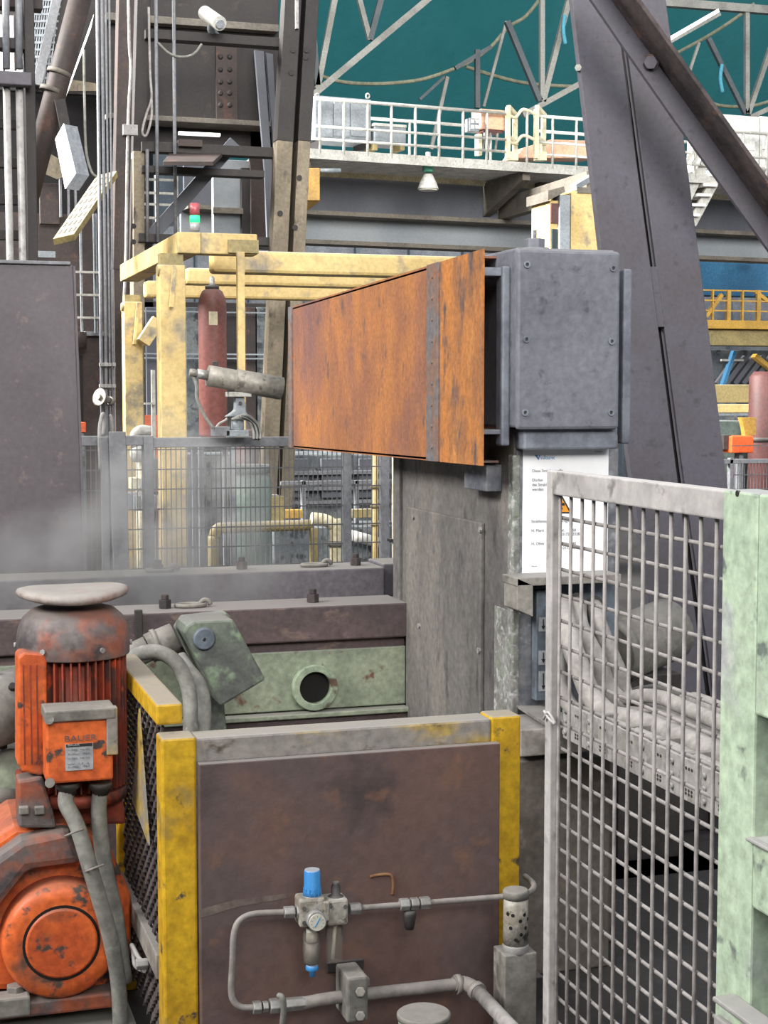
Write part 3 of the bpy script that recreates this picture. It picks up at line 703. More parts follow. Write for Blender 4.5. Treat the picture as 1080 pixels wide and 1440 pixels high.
part(mo, 'foot_plate', MB().bx(-40, 1405, 180, 1428, Yg - .08, .35), 'orange_dirty', .008)
part(mo, 'plinth', MB().box(at(-60, 1430, Yg).x, at(185, 1430, Yg).x, Yg - .1, Yg + .3, 0, at(80, 1430, Yg).z), 'clamp_green', .008)
part(mo, 'foot_bolt', MB().hexn(at(22, 1404, Yg - .05), at(22, 1385, Yg - .05), .024), 'dusty_grey', .003)
part(mo, 'foot_block', MB().bx(-10, 1404, 43, 1432, Yg - .1, .06), 'dusty_grey', .006)
cpx = thing('shaft_coupling', 'round grey bolted shaft coupling at the left of the orange motor', 'coupling', base_of(5, 1090, 4.35))
a, b_ = at(-40, 1010, 4.32), at(40, 985, 4.42)
part(cpx, 'hub', MB().cyl(a, b_, px(50, 4.35), n=32), 'dusty_grey')
for k in range(8):
    d = (b_ - a).normalized(); u = d.cross(V((0, 0, 1))).normalized(); v2 = u.cross(d)
    q = a + d * .09 + (u * math.cos(k * .785) + v2 * math.sin(k * .785)) * px(50, 4.35)
    part(cpx, 'bolt', MB().cyl(q, q + (q - a - d * .09).normalized() * .012, .011, n=8), 'machine_dark')
part(cpx, 'brake_disc', MB().lathe(at(15, 1115, 4.36), (-.2, -1, 0), [(.12, -.02), (.115, .01), (.09, .03), (.03, .04)], 32), 'beam_green')
part(cpx, 'shaft', MB().cyl(at(-40, 1130, 4.3), at(35, 1118, 4.34), .03, n=18), 'dusty_grey')
part(cpx, 'pedestal', MB().box(a.x, b_.x, 4.38, 4.6, 0, at(0, 1060, 4.4).z), 'machine_dark', .006)

# ================================================================== YELLOW GUARD
YG = 3.5
gx = at(228, 1150, YG).x
gxr = at(277, 1150, YG).x
zp = at(250, 1038, YG).z
zr = .935
gd = thing('yellow_guard', 'worn yellow steel guard frame with rusty brown front plate around the machine', 'guard', ((gx + gxr) / 2 + .4, YG, 0))
part(gd, 'corner_post', MB().box(gx, gxr, YG, YG + .08, 0, zp), 'guard_yellow', .006)
yre = atX(160, 935, gx).y
pr0, pr1 = at(692, 1150, YG).x, at(734, 1150, YG).x
part(gd, 'end_post', MB().box(pr0, pr1, YG + .01, YG + .09, 0, at(715, 1008, YG).z), 'guard_yellow', .006)
part(gd, 'front_rail', MB().box(gxr, pr0, YG + .01, YG + .09, at(480, 1062, YG).z, at(480, 1026, YG).z), 'guard_worn', .006)
part(gd, 'front_plate', MB().box(gxr + .002, at(699, 1100, YG).x, YG - .02, YG + .005, .06, at(480, 1058, YG).z), 'guard_plate', .003)
part(gd, 'side_rail', MB().box(gx, gx + .062, YG + .07, yre, zr - .05, zr), 'guard_yellow', .006)
part(gd, 'rear_post', MB().box(gx, gx + .05, yre - .05, yre, 0, zr - .05), 'guard_yellow', .004)
part(gd, 'rear_flange', MB().box(gx + .035, gx + .055, yre - .17, yre - .05, .05, zr - .05), 'guard_yellow', .003)
zm0 = atX(190, 1290, gx).z
part(gd, 'side_middle_bar', MB().box(gx - .005, gx + .03, YG + .08, yre - .05, zm0 - .03, zm0 + .03), 'shroud', .003)
em = MB()
ys_ = YG + .09; k = 0
while ys_ < yre - .06:
    pts = []; z = .1; i = 0
    while z < zr - .05:
        pts.append((gx + .014 + (.006 if (i + k) % 2 else -.004), ys_ + (.012 if (i + k) % 2 else -.012), z)); z += .021; i += 1
    em.tube(pts, .0042, 4, 1); ys_ += .03; k += 1
part(gd, 'expanded_mesh', em, 'brace_rust', stuff=True)
ya, yb = atX(212, 1100, gx).y, atX(186, 1100, gx).y
part(gd, 'triangle_plate', MB().prism([(gx - .004, ya + .02, atX(205, 1178, gx).z), (gx - .004, yb - .02, atX(190, 1130, gx).z), (gx - .004, (ya + yb) / 2, atX(200, 1000, gx).z)], (.004, 0, 0)), 'guard_worn')
p = atX(205, 1345, gx)
hd = part(gd, 'latch_handle', MB().tube([p + V((-.01, -.03, 0)), p + V((-.02, -.02, .005)), p + V((-.025, .06, .01)), p + V((-.02, .075, -.01)), p + V((-.02, .05, -.035)), p + V((-.015, .0, -.03)), p + V((-.01, -.04, -.02))], .006, 8), 'galvanised')
part(hd, 'latch_bolt', MB().hexn(p + V((-.03, -.035, -.005)), p + V((.0, -.035, -.005)), .014), 'galvanised', .002)
part(gd, 'weld_scar', MB().tube([at(520, 1233, YG - .021), at(535, 1230, YG - .021), at(550, 1231, YG - .021), at(553, 1245, YG - .021), at(552, 1258, YG - .021)], .004, 6), 'rust_scar')
part(gd, 'scraped_streak', MB().poly([(281, 1279), (330, 1266), (402, 1257), (404, 1263), (335, 1275), (281, 1291)], YG - .0206, .002), 'scrape')
part(gd, 'plate_backing_bar', MB().bx(460, 1352, 512, 1366, YG - .03, .012), 'machine_dark', .002)

# ------------------------------------------------------------------ air line
YA = 3.40
al = thing('air_regulator', 'compressed air filter regulator with blue knob, gauge and clear bowls on the rusty plate', 'regulator', base_of(455, 1370, YA))
def zc(y, x=450): return at(x, y, YA).z
xk = at(439, 1240, YA).x
part(al, 'knob', MB().lathe((xk, YA, zc(1258)), (0, 0, 1), [(px(13.4, YA), 0), (px(13.4, YA), .012), (px(12.6, YA), .016), (px(12, YA), .058), (px(11, YA), .061)], 24), 'blue_knob')
for k in range(12):
    t = 2 * math.pi * k / 12
    part(al, 'knob_groove', MB().bar((xk + px(13.2, YA) * math.cos(t), YA + px(13.2, YA) * math.sin(t), zc(1257)), (xk + px(12.6, YA) * math.cos(t), YA + px(12.6, YA) * math.sin(t), zc(1247)), .003, .003), 'ink_blue')
part(al, 'knob_collar', MB().cyl((xk, YA, zc(1264)), (xk, YA, zc(1257)), px(14.5, YA)), 'fitting')
part(al, 'regulator_body', MB().bx(422, 1264, 458, 1304, YA - .025, .055), 'cast_alu', .006)
part(al, 'lubricator_body', MB().bx(461, 1265, 490, 1302, YA - .025, .055), 'cast_alu', .006)
part(al, 'body_clamp', MB().bx(455, 1268, 464, 1296, YA - .03, .06), 'cast_alu', .004)
for x, y in ((428, 1278), (463, 1274), (486, 1275), (428, 1298)):
    part(al, 'body_screw', MB().cyl(at(x, y, YA - .028), at(x, y, YA - .02), .005, n=10), 'black_part')
gg = part(al, 'gauge', MB().cyl(at(446, 1296, YA - .06), at(441, 1290, YA - .02), px(14, YA), n=28), 'fitting')
gcen = at(446, 1297, YA - .06)
part(gg, 'dial', MB().cyl(gcen + V((0, -.002, 0)), gcen + V((0, .001, 0)), px(12.2, YA), n=28), 'gauge_face')
part(gg, 'needle', MB().bar(gcen + V((-.006, -.003, -.010)), gcen + V((.006, -.003, .010)), .002, .0025, (0, 1, 0)), 'ink_blue')
for k in range(9):
    t = math.radians(225 - k * 33.75)
    part(gg, 'tick', MB().bar(gcen + V((.0155 * math.cos(t), -.0025, .0155 * math.sin(t))), gcen + V((.0125 * math.cos(t), -.0025, .0125 * math.sin(t))), .001, .0012, (0, 1, 0)), 'ink_grey')
bo = part(al, 'filter_bowl', MB().lathe((xk - .002, YA, zc(1353)), (0, 0, 1), [(px(10, YA), 0), (px(12, YA), .004), (px(12.7, YA), .03), (px(13, YA), .075)], 24), 'bowl_glass')
part(bo, 'filter_element', MB().cyl((xk - .002, YA, zc(1322)), (xk - .002, YA, zc(1303)), px(8, YA)), 'gauge_face')
part(bo, 'sediment', MB().cyl((xk - .002, YA, zc(1352)), (xk - .002, YA, zc(1324)), px(10, YA)), 'pipe_grey')
dn = part(al, 'drain_valve', MB().lathe((xk - .001, YA, zc(1354)), (0, 0, -1), [(.012, 0), (.015, .006), (.015, .013), (.007, .018), (.006, .03)], 14), 'blue_knob')
x2k = at(470, 1330, YA).x
bo2 = part(al, 'oil_bowl', MB().lathe((x2k, YA, zc(1353)), (0, 0, 1), [(px(11, YA), 0), (px(12.3, YA), .004), (px(13, YA), .03), (px(13, YA), .08)], 24), 'bowl_glass')
part(bo2, 'suction_tube', MB().cyl((x2k - .004, YA, zc(1350)), (x2k + .002, YA, zc(1303)), .004, n=8), 'gauge_face')
part(al, 'lubricator_cap', MB().lathe((x2k + .004, YA, zc(1266)), (0, 0, 1), [(px(14, YA), 0), (px(12, YA), .006), (px(7, YA), .01), (px(7, YA), .03), (px(5, YA), .034), (px(5, YA), .04)], 20), 'black_part')
for x0, x1 in ((399, 414), (416, 424), (491, 507)):
    part(al, 'hex_fitting', MB().hexn(at(x0, 1283 - (x0 - 400) * .055, YA), at(x1, 1283 - (x1 - 400) * .055, YA), px(9.3 if x1 - x0 > 10 else 11, YA)), 'fitting', .002)
pa = thing('upper_air_pipe', 'thin grey air pipe running right from the regulator to the perforated silencer', 'pipe', base_of(600, 1270, YA))
part(pa, 'tube', MB().tube([at(505, 1277, YA), at(600, 1269.5, YA), at(700, 1261.5, YA - .01), at(728, 1259, YA - .02), at(744, 1255, YA), at(751, 1247, YA + .05), at(748, 1240, YA + .11), at(738, 1232, YA + .16)], px(4.6, YA), 12), 'pipe_grey')
for x0, x1 in ((562, 575), (577, 588), (590, 604)):
    part(pa, 'hex_union', MB().hexn(at(x0, 1272.5 - (x0 - 560) * .08, YA), at(x1, 1272.5 - (x1 - 560) * .08, YA), px(10, YA)), 'fitting', .002)
part(pa, 'branch_plug', MB().lathe(at(576, 1280, YA), (0, 0, -1), [(.014, 0), (.016, .012), (.013, .03), (.01, .045)], 14), 'black_part')
pl = thing('looped_air_pipe', 'thin grey air pipe looping down left of the regulator', 'pipe', base_of(330, 1415, YA))
part(pl, 'tube', MB().tube([at(400, 1283, YA), at(372, 1284, YA), at(350, 1287, YA), at(335, 1297, YA), at(328.5, 1316, YA), at(327, 1350, YA), at(325, 1392, YA), at(329, 1408, YA), at(339, 1416, YA), at(356, 1417, YA)], px(4.8, YA), 12, 6), 'pipe_grey')
lp = thing('lower_air_pipe', 'thick grey pipe with elbow along the foot of the rusty plate', 'pipe', base_of(520, 1420, YA))
part(lp, 'tube', MB().tube([at(425, 1411, YA), at(470, 1403, YA), at(560, 1393, YA), at(620, 1386.5, YA), at(641, 1384, YA)], px(9.5, YA), 14), 'pipe_grey')
part(lp, 'elbow', MB().tube([at(638, 1384, YA), at(652, 1383, YA), at(664, 1388, YA - .03), at(674, 1397, YA - .07)], px(11.5, YA), 14), 'pipe_grey')
part(lp, 'elbow_collar', MB().cyl(at(641, 1384.5, YA), at(648, 1383.5, YA), px(15, YA), n=14), 'pipe_grey')
part(lp, 'elbow_collar', MB().cyl(at(668, 1391, YA - .05), at(673, 1396, YA - .065), px(14.5, YA), n=14), 'pipe_grey')
part(lp, 'descending_tube', MB().cyl(at(672, 1394, YA - .06), at(742, 1470, YA - .5), px(10.5, YA), n=16), 'hose_light')
for x0, x1, r in ((355, 367, 10), (369, 377, 8.5), (379, 395, 11.5), (396, 428, 10.5)):
    part(lp, 'hex_fitting', MB().hexn(at(x0, 1417 - (x0 - 355) * .09, YA), at(x1, 1417 - (x1 - 355) * .09, YA), px(r, YA)), 'fitting', .002)
part(lp, 'hose_clip', MB().tube([at(392, 1400, YA - .03), at(397, 1403, YA - .04), at(399, 1420, YA - .035), at(395, 1455, YA - .02)], .007, 8), 'hose_grey')
bk = part(lp, 'pipe_clamp_block', MB().bx(488, 1374, 518, 1438, YA - .05, .1), 'dusty_grey', .006)
part(bk, 'clamp_arm', MB().prism([at(485, 1370, YA + .05), at(508, 1362, YA + .05), at(520, 1375, YA - .04), at(496, 1380, YA - .04)], (0, 0, -.02)), 'dusty_grey', .003)
for y in (1395, 1429): part(bk, 'clamp_bolt', MB().hexn(at(507, y, YA - .065), at(507, y, YA - .045), .0125), 'dusty_grey', .003)
Yc_ = 3.22
cn = thing('round_canister', 'grey round canister lid at the foot of the rusty plate', 'canister', base_of(596, 1430, Yc_, 0))
pcn = at(596, 1424, Yc_)
part(cn, 'can', MB().cyl((pcn.x, Yc_, 0), (pcn.x, Yc_, pcn.z - .01), px(39, Yc_), n=36), 'clamp_green')
part(cn, 'lid', MB().lathe((pcn.x, Yc_, pcn.z - .012), (0, 0, 1), [(px(41.5, Yc_), 0), (px(41.5, Yc_), .01), (px(39, Yc_), .013)], 36), 'dusty_grey')
YM = 3.38
sl_ = thing('perforated_silencer', 'perforated metal silencer cylinder on a square steel post below the yellow end post', 'silencer', base_of(725, 1440, YM, 0))
pc = at(725, 1300, YM)
def zs(y): return at(725, y, YM).z
part(sl_, 'square_post', MB().box(at(703, 1400, YM).x, at(748, 1400, YM).x, YM - .03, YM + .045, 0, zs(1336)), 'shroud', .003)
sb = part(sl_, 'perforated_drum', MB().cyl((pc.x, YM, zs(1326)), (pc.x, YM, zs(1258)), px(19.5, YM), n=28), 'cast_alu')
for i, (ang, y) in enumerate(((-60, 1281), (-35, 1282), (0, 1290), (22, 1282), (-45, 1300), (5, 1309), (30, 1301), (-20, 1316), (50, 1290), (60, 1312))):
    t = math.radians(-90 + ang); d = V((math.cos(t), math.sin(t), 0)); q = V((pc.x, YM, zs(y))) + d * px(19.5, YM)
    part(sb, 'perforation', MB().cyl(q - d * .003, q + d * .0006, .0045, n=10), 'void')
part(sl_, 'lower_collar', MB().lathe((pc.x, YM, zs(1340)), (0, 0, 1), [(px(19, YM), 0), (px(21, YM), .008), (px(20.5, YM), .02), (px(19, YM), .024)], 28), 'galvanised')
part(sl_, 'cap', MB().lathe((pc.x, YM, zs(1262)), (0, 0, 1), [(px(20.5, YM), 0), (px(20.5, YM), .016), (px(18, YM), .02)], 28), 'dusty_grey')

# ================================================================== BACK FENCE AND THINGS ON IT
YF = 7.2
def zf(y, x=300): return at(x, y, YF).z
bf = thing('mesh_fence', 'grey wire mesh safety fence standing behind the guide beams', 'fence', base_of(350, 800, YF, 0))
xs = [at(x, 700, YF).x for x in (118, 203, 217, 484, 495, 537, 548, 720)]
for x0, x1 in ((203, 217), (484, 495), (537, 548)):
    part(bf, 'post', MB().box(at(x0, 700, YF).x, at(x1, 700, YF).x, YF, YF + .05, 0, zf(612)), 'fence_grey', .004)
part(bf, 'top_rail', MB().box(xs[2], xs[3], YF + .005, YF + .045, zf(629), zf(615)), 'fence_grey', .004)
part(bf, 'top_rail', MB().box(xs[4], xs[7], YF + .005, YF + .045, zf(629), zf(615)), 'fence_grey', .004)
part(bf, 'top_rail', MB().box(at(60, 700, YF).x, xs[1], YF + .005, YF + .045, zf(627, 160), zf(613, 160)), 'fence_grey', .004)
part(bf, 'bottom_rail', MB().box(at(60, 700, YF).x, xs[7], YF + .005, YF + .045, .12, .16), 'fence_grey', .004)
for a, b_ in ((at(118, 700, YF).x, xs[1]), (xs[2], xs[3]), (xs[4], xs[5]), (xs[6], xs[7])):
    m = MB(); x = a + .012
    while x < b_:
        m.bar((x, YF + .02, .14), (x, YF + .02, zf(620)), .0042, .0042); x += .0235
    z = .2
    while z < zf(630):
        m.bar((a, YF + .026, z), (b_, YF + .026, z), .006, .006); z += .092
    part(bf, 'wire_mesh', m, 'fence_wire', stuff=True)
fp = thing('fence_gate_stop', 'pair of wide flat grey steel posts in the mesh fence', 'post', base_of(165, 800, YF - .1, 0))
part(fp, 'wide_plate', MB().prism([at(154, 607, YF - .1), at(177, 607, YF - .1), at(182, 800, YF - .1), (at(182, 800, YF - .1).x, YF - .1, 0), (at(162, 800, YF - .1).x, YF - .1, 0), at(160, 800, YF - .1)], (0, .03, 0)), 'fence_grey', .004)
part(fp, 'narrow_plate', MB().box(at(143, 700, YF - .06).x, at(154, 700, YF - .06).x, YF - .06, YF - .03, 0, at(150, 614, YF).z), 'fence_grey', .004)
hx = thing('bent_handle_rods', 'pair of shiny bent steel rods hooked over the mesh fence', 'rods', base_of(143, 620, YF - .03))
part(hx, 'rod', MB().tube([at(141, 660, YF - .03), at(140, 610, YF - .03), at(142, 590, YF - .03), at(145, 582, YF - .02), at(147, 592, YF), at(145, 612, YF + .01)], .009, 8), 'galvanised')
part(hx, 'rod', MB().tube([at(160, 618, YF + .0), at(157, 590, YF), at(155, 583, YF)], .007, 8), 'pipe_grey')
# camera housing
YCm = 7.1
ch = thing('camera_housing', 'grey cylindrical process camera housing tilted on a bracket on the mesh fence', 'camera', base_of(335, 612, YCm))
a, b_ = at(292, 528, YCm), at(394, 546, YCm)
part(ch, 'barrel', MB().cyl(a, b_, px(15, YCm), n=28), 'housing')
part(ch, 'sun_hood', MB().cyl(a + (b_ - a) * .38, b_ + (b_ - a) * .02, px(16.5, YCm), n=28), 'housing')
d = (b_ - a).normalized()
part(ch, 'rear_gland', MB().cyl(a - d * .05, a, px(7, YCm), n=14), 'fitting')
part(ch, 'rear_connector', MB().lathe(a - d * .085, d, [(px(5, YCm), 0), (px(6, YCm), .02), (px(4, YCm), .05)], 12), 'housing')
part(ch, 'eyelet', MB().bx(300, 508, 307, 519, YCm, .03), 'black_part', .003)
part(ch, 'saddle', MB().bx(322, 551, 354, 558, YCm - .02, .09), 'white_paint', .003)
part(ch, 'bracket', MB().poly([(332, 558), (344, 558), (346, 578), (350, 586), (318, 586), (331, 577)], YCm, .05), 'cabinet_grey', .004)
part(ch, 'pivot_screw', MB().cyl(at(338, 567, YCm - .008), at(338, 567, YCm + .01), .009, n=10), 'black_part')
part(ch, 'swivel', MB().cyl(at(334, 612, YCm + .03), at(334, 586, YCm + .03), .03, n=16), 'cabinet_grey')
part(ch, 'foot_box', MB().bx(302, 600, 324, 614, YCm - .01, .1), 'fence_grey', .004)
part(ch, 'base_plate', MB().bx(318, 605, 350, 614, YCm - .01, .1), 'cabinet_grey', .003)
part(ch, 'rear_cable', MB().tube([a - d * .08, at(276, 540, YCm), at(277, 560, YCm), at(288, 585, YCm), at(300, 602, YCm)], .008, 8), 'hose_grey')
for k in range(5):
    part(ch, 'cable_loop', MB().tube([at(326, 590, YCm - .01), at(338 + k * 2, 588 - k, YCm - .02), at(350 + k * 3, 592 + k, YCm), at(356 + k * 2.5, 606 + k, YCm), at(357 + k * 2, 618, YCm - .02)], .007, 8), 'black_part' if k % 2 else 'hose_grey')
part(ch, 'side_cable', MB().tube([at(330, 576, YCm + .04), at(318, 590, YCm + .03), at(308, 596, YCm + .03), at(303, 604, YCm)], .006, 8), 'hose_light')
# signal horn
YHn = 10.72
hn = thing('signal_horn', 'grey funnel shaped signal horn fixed to the cable conduits', 'horn', base_of(140, 570, YHn))
a, b_ = at(135, 557, YHn - .03), at(154, 563, YHn + .05)
part(hn, 'bell', MB().lathe(b_, a - b_, [(.02, 0), (.024, .02), (.03, .05), (.05, .09), (.062, .1), (.05, .098)], 24), 'housing')
part(hn, 'driver', MB().cyl(b_, b_ + (b_ - a).normalized() * .03, .028, n=16), 'housing')
part(hn, 'dial_cap', MB().cyl(a + (b_ - a) * .12, a + (b_ - a) * .3, .02, n=14), 'housing')

# ================================================================== YELLOW FRAME
yf_ = thing('yellow_portal', 'pale yellow steel portal frame of box beams behind the mesh fence', 'frame', base_of(215, 700, 8, 0))
xa, xb = at(250, 340, 8).x, at(362, 340, 8).x
zt_, zl_ = at(290, 327, 8).z, at(290, 357, 8).z
yfr = atX(169, 400, xa).y
part(yf_, 'end_beam', MB().box(xa, xa + .12, 8, yfr, zl_, zt_), 'yellow_far', .006)
part(yf_, 'front_beam', MB().box(xa + .12, xb, 8, 8.11, zl_, zt_), 'yellow_far', .006)
part(yf_, 'joint_plate', MB().bx(321, 337, 364, 356, 7.985, .015), 'ochre', .002)
for x0, Yb, a, b_ in ((300, 8.5, 353, 385), (262, 9.6, 379, 402), (205, 11.2, 398, 421)):
    part(yf_, 'long_beam', MB().box(at(x0, 380, Yb).x, at(730, 380, Yb).x, Yb, Yb + .14, at(380, b_, Yb).z, at(380, a, Yb).z), 'yellow_far', .02)
for x0, x1, Yp, yt in ((226, 262, 8.0, 372), (175, 201, 11.4, 424)):
    pst = part(yf_, 'post', MB().box(at(x0, 500, Yp).x, at(x1, 500, Yp).x, Yp, Yp + .13, 0, at(x0, yt, Yp).z), 'yellow_far', .006)
    zt0 = at(x0, yt, Yp).z
    part(yf_, 'post_head', MB().box(at(x0 + 2, 500, Yp).x, at(x1 - 2, 500, Yp).x, Yp + .02, Yp + .11, zt0, zl_), 'ochre')
    part(yf_, 'lashing_strap', MB().bar(at(x0 + 19, yt + 2, Yp - .02), at(x0 + 15 if x0 > 200 else x0 + 14, yt + 60, Yp - .03), .02, .02), 'yellow_far')
    part(yf_, 'clamp_bolt', MB().cyl(at(x0 - 5, yt + 8, Yp + .03), at(x0 + 3, yt + 8, Yp + .03), .03, n=10), 'ochre')
part(yf_, 'corner_brace', MB().bar(at(201, 482, 11.3), at(222, 450, 11.3), .1, .09), 'yellow_far')
part(yf_, 'hanger_strut', MB().bx(335, 354, 345, 620, 7.93, .04), 'yellow_far', .002)
sls = thing('stack_light', 'small green lit signal stack light on the yellow frame beam', 'signal light', base_of(274, 324, 8.06))
pz = at(274, 324, 8.05)
def sseg(n, y0, y1, m): part(sls, n, MB().cyl((pz.x, 8.05, at(274, y1, 8.05).z), (pz.x, 8.05, at(274, y0, 8.05).z), px(7, 8.05), n=18), m)
sseg('red_lens', 286, 303, 'lens_red'); sseg('green_lens', 303.3, 313, 'lamp_green'); sseg('base', 313.3, 325, 'lens_clear')
# gas bottle
Ybt = 9.2
bt = thing('red_gas_bottle', 'tall dull red gas cylinder standing under the yellow frame', 'gas bottle', base_of(300, 615, Ybt))
pb_ = at(300, 615, Ybt); rb = px(20, Ybt); hb = at(300, 405, Ybt).z - pb_.z
part(bt, 'cylinder', MB().lathe(pb_, (0, 0, 1), [(rb * .9, 0), (rb, .02), (rb, hb - .11), (rb * .93, hb - .06), (rb * .72, hb - .02), (rb * .35, hb)], 28), 'bottle_red')
part(bt, 'neck_ring', MB().cyl(pb_ + V((0, 0, hb - .006)), pb_ + V((0, 0, hb + .014)), rb * .5, n=18), 'black_part')
part(bt, 'valve', MB().lathe(pb_ + V((0, 0, hb + .01)), (0, 0, 1), [(.022, 0), (.016, .02), (.016, .045), (.008, .06)], 12), 'fitting')
part(bt, 'label_sticker', MB().bx(294, 438, 306, 457, Ybt - rb - .002, .004), 'cream')
ped = thing('bottle_stand', 'grey steel stand below the red gas bottle behind the fence', 'stand', (pb_.x, Ybt, 0))
part(ped, 'top_plate', MB().box(pb_.x - .12, pb_.x + .12, Ybt - .15, Ybt + .15, pb_.z - .03, pb_.z - .001), 'fence_grey', .004)
for sx in (-.11, .08):
    for sy in (-.12, .1): part(ped, 'leg', MB().box(pb_.x + sx, pb_.x + sx + .03, Ybt + sy, Ybt + sy + .03, 0, pb_.z - .03), 'fence_grey')

# ================================================================== MACHINES BEHIND THE FENCE
Y = 8.6
pp = thing('bent_process_pipe', 'dusty ochre pipe with elbow bending down behind the mesh fence', 'pipe', base_of(300, 760, Y, 0))
p0 = at(300, 750, Y)
part(pp, 'tube', MB().tube([(p0.x, Y, 0), (p0.x, Y, p0.z - .1), (p0.x + .005, Y, p0.z - .02), at(306, 744, Y), at(325, 742, Y), at(440, 738, Y)], px(8, Y), 12), 'ochre')
p1 = at(470, 760, Y)
part(pp, 'upper_elbow', MB().tube([at(438, 729, Y - .02), at(455, 731, Y - .02), at(468, 738, Y - .02), at(472, 752, Y - .02), (p1.x, Y - .02, 0)], px(9, Y), 12), 'cream')
part(pp, 'stand_post', MB().box(at(435, 760, Y).x, at(444, 760, Y).x, Y - .05, Y, 0, at(440, 742, Y).z), 'ochre')
part(pp, 'flange', MB().cyl(at(472, 760, Y - .02), at(472, 768, Y - .02), px(12, Y), n=16), 'housing')
Y = 9.3
tt = thing('teal_tank', 'upright dull teal tank with dark flange behind the mesh fence', 'tank', base_of(355, 780, Y, 0))
pt = at(352, 665, Y)
part(tt, 'shell', MB().lathe((pt.x, Y, 0), (0, 0, 1), [(.13, 0), (.13, pt.z - .05), (.1, pt.z)], 24), 'teal_tank')
part(tt, 'flange', MB().cyl((pt.x, Y, pt.z), (pt.x, Y, pt.z + .05), .12, n=24), 'teal_tank')
part(tt, 'side_duct', MB().bx(378, 698, 400, 745, Y - .05, .2), 'ochre', .006)
Y = 10.2
yl = thing('yellow_tubular_post', 'yellow tubular post with clips between fence posts', 'post', base_of(527, 780, 8.0, 0))
part(yl, 'tube', MB().cyl((at(527, 700, 8).x, 8, 0), (at(527, 700, 8).x, 8, at(527, 640, 8).z), px(5, 8), n=12), 'yellow_far')
for y in (685, 712, 737): part(yl, 'clip', MB().cyl(at(527, y + 2, 8), at(527, y - 2, 8), px(7, 8), n=12), 'ochre')
yl2 = thing('cream_conduit', 'thin cream conduit running up beside the column behind the fence', 'pipe', base_of(555, 780, 6.8, 0))
part(yl2, 'tube', MB().cyl((at(554, 700, 6.8).x, 6.8, 0), (at(554, 700, 6.8).x, 6.8, at(554, 640, 6.8).z), px(3, 6.8), n=10), 'cream')
part(yl2, 'clip', MB().bx(549, 758, 566, 762, 6.78, .05), 'black_part')
Y = 10.5
rm = thing('roller_table', 'dark roller conveyor table with a yellow beam behind the mesh fence', 'conveyor', base_of(470, 800, Y, 0))
part(rm, 'frame', MB().box(at(385, 700, Y).x, at(640, 700, Y).x, Y, Y + .5, 0, at(450, 742, Y).z), 'far_mix', .006)
part(rm, 'yellow_beam', MB().bx(396, 717, 426, 729, Y - .06, .06), 'walk_yellow', .004)
part(rm, 'yellow_beam', MB().bx(495, 716, 530, 728, Y - .06, .06), 'ochre', .004)
part(rm, 'rail', MB().bx(395, 676, 560, 681, Y + .2, .05), 'fence_grey')
for x in (425, 500, 552): part(rm, 'rail_post', MB().bx(x, 676, x + 5, 742, Y + .2, .05), 'fence_grey')
part(rm, 'white_pipe', MB().cyl(at(492, 752, Y - .1), at(536, 764, Y - .1), px(8, Y), n=14), 'white_paint')
fm = thing('far_machine_row', 'dark blue grey machinery housing far behind the mesh fence', 'machine', base_of(440, 750, 13, 0))
part(fm, 'body', MB().box(at(205, 700, 13).x, at(720, 700, 13).x, 13, 14, 0, at(450, 640, 13).z), 'far_mix', .01)
for y in (662, 684, 703): part(fm, 'rib', MB().bx(380, y, 600, y + 5, 12.9, .1), 'fence_grey')
for x in (400, 452, 505, 560): part(fm, 'panel', MB().bx(x, 645, x + 34, 700, 12.95, .05), 'crane_web', .005)
Y = 8.2
hh = thing('hopper_cabinet', 'grey hopper with pale blue louvred box behind the mesh fence', 'hopper', base_of(230, 760, Y, 0))
part(hh, 'cone', MB().poly([(214, 645), (226, 645), (250, 690), (206, 690)], Y, .25), 'fence_grey', .004)
part(hh, 'louvred_box', MB().bx(188, 696, 252, 718, Y - .05, .3), 'cabinet_grey', .004)
for x in range(192, 250, 7): part(hh, 'louvre', MB().bx(x, 698, x + 3, 716, Y - .065, .015), 'white_paint')
part(hh, 'drop_pipe', MB().cyl((at(219, 740, Y).x, Y + .1, 0), (at(219, 740, Y).x, Y + .1, at(219, 718, Y).z), .03, n=12), 'white_paint')
part(hh, 'stand_leg', MB().box(at(240, 740, Y).x, at(250, 740, Y).x, Y + .15, Y + .2, 0, at(219, 718, Y).z), 'fence_grey')
gv = thing('grey_valve_stack', 'silver pipe valves with elbows beside the far yellow post', 'valves', base_of(193, 700, 8.9, 0))
part(gv, 'riser', MB().cyl((at(197, 700, 8.9).x, 8.9, 0), at(197, 600, 8.9), .025, n=12), 'cream')
part(gv, 'elbow', MB().tube([at(190, 628, 8.85), at(190, 612, 8.85), at(198, 605, 8.85), at(212, 606, 8.85)], .03, 10), 'white_paint')
part(gv, 'valve_body', MB().lathe(at(195, 650, 8.85), (0, 0, 1), [(.03, 0), (.05, .03), (.05, .06), (.03, .1)], 16), 'white_paint')
part(gv, 'valve_block', MB().bx(184, 672, 203, 688, 8.8, .1), 'cream', .005)
gi = thing('white_door_frame', 'thin bright white upright beside the near yellow post', 'post', base_of(218, 600, 8.6, 0))  # white painted upright with a short arm
part(gi, 'upright', MB().box(at(214, 600, 8.6).x, at(219, 600, 8.6).x, 8.6, 8.63, 0, at(216, 520, 8.6).z), 'white_paint')
part(gi, 'arm', MB().bx(203, 566, 217, 569, 8.58, .02), 'white_paint')
og = thing('orange_guard_plate', 'orange painted panels behind the yellow posts', 'panel', base_of(210, 620, 12.4, 0))
part(og, 'panel', MB().box(at(196, 600, 12.4).x, at(222, 600, 12.4).x, 12.4, 12.45, 0, at(210, 584, 12.4).z), 'orange_box')
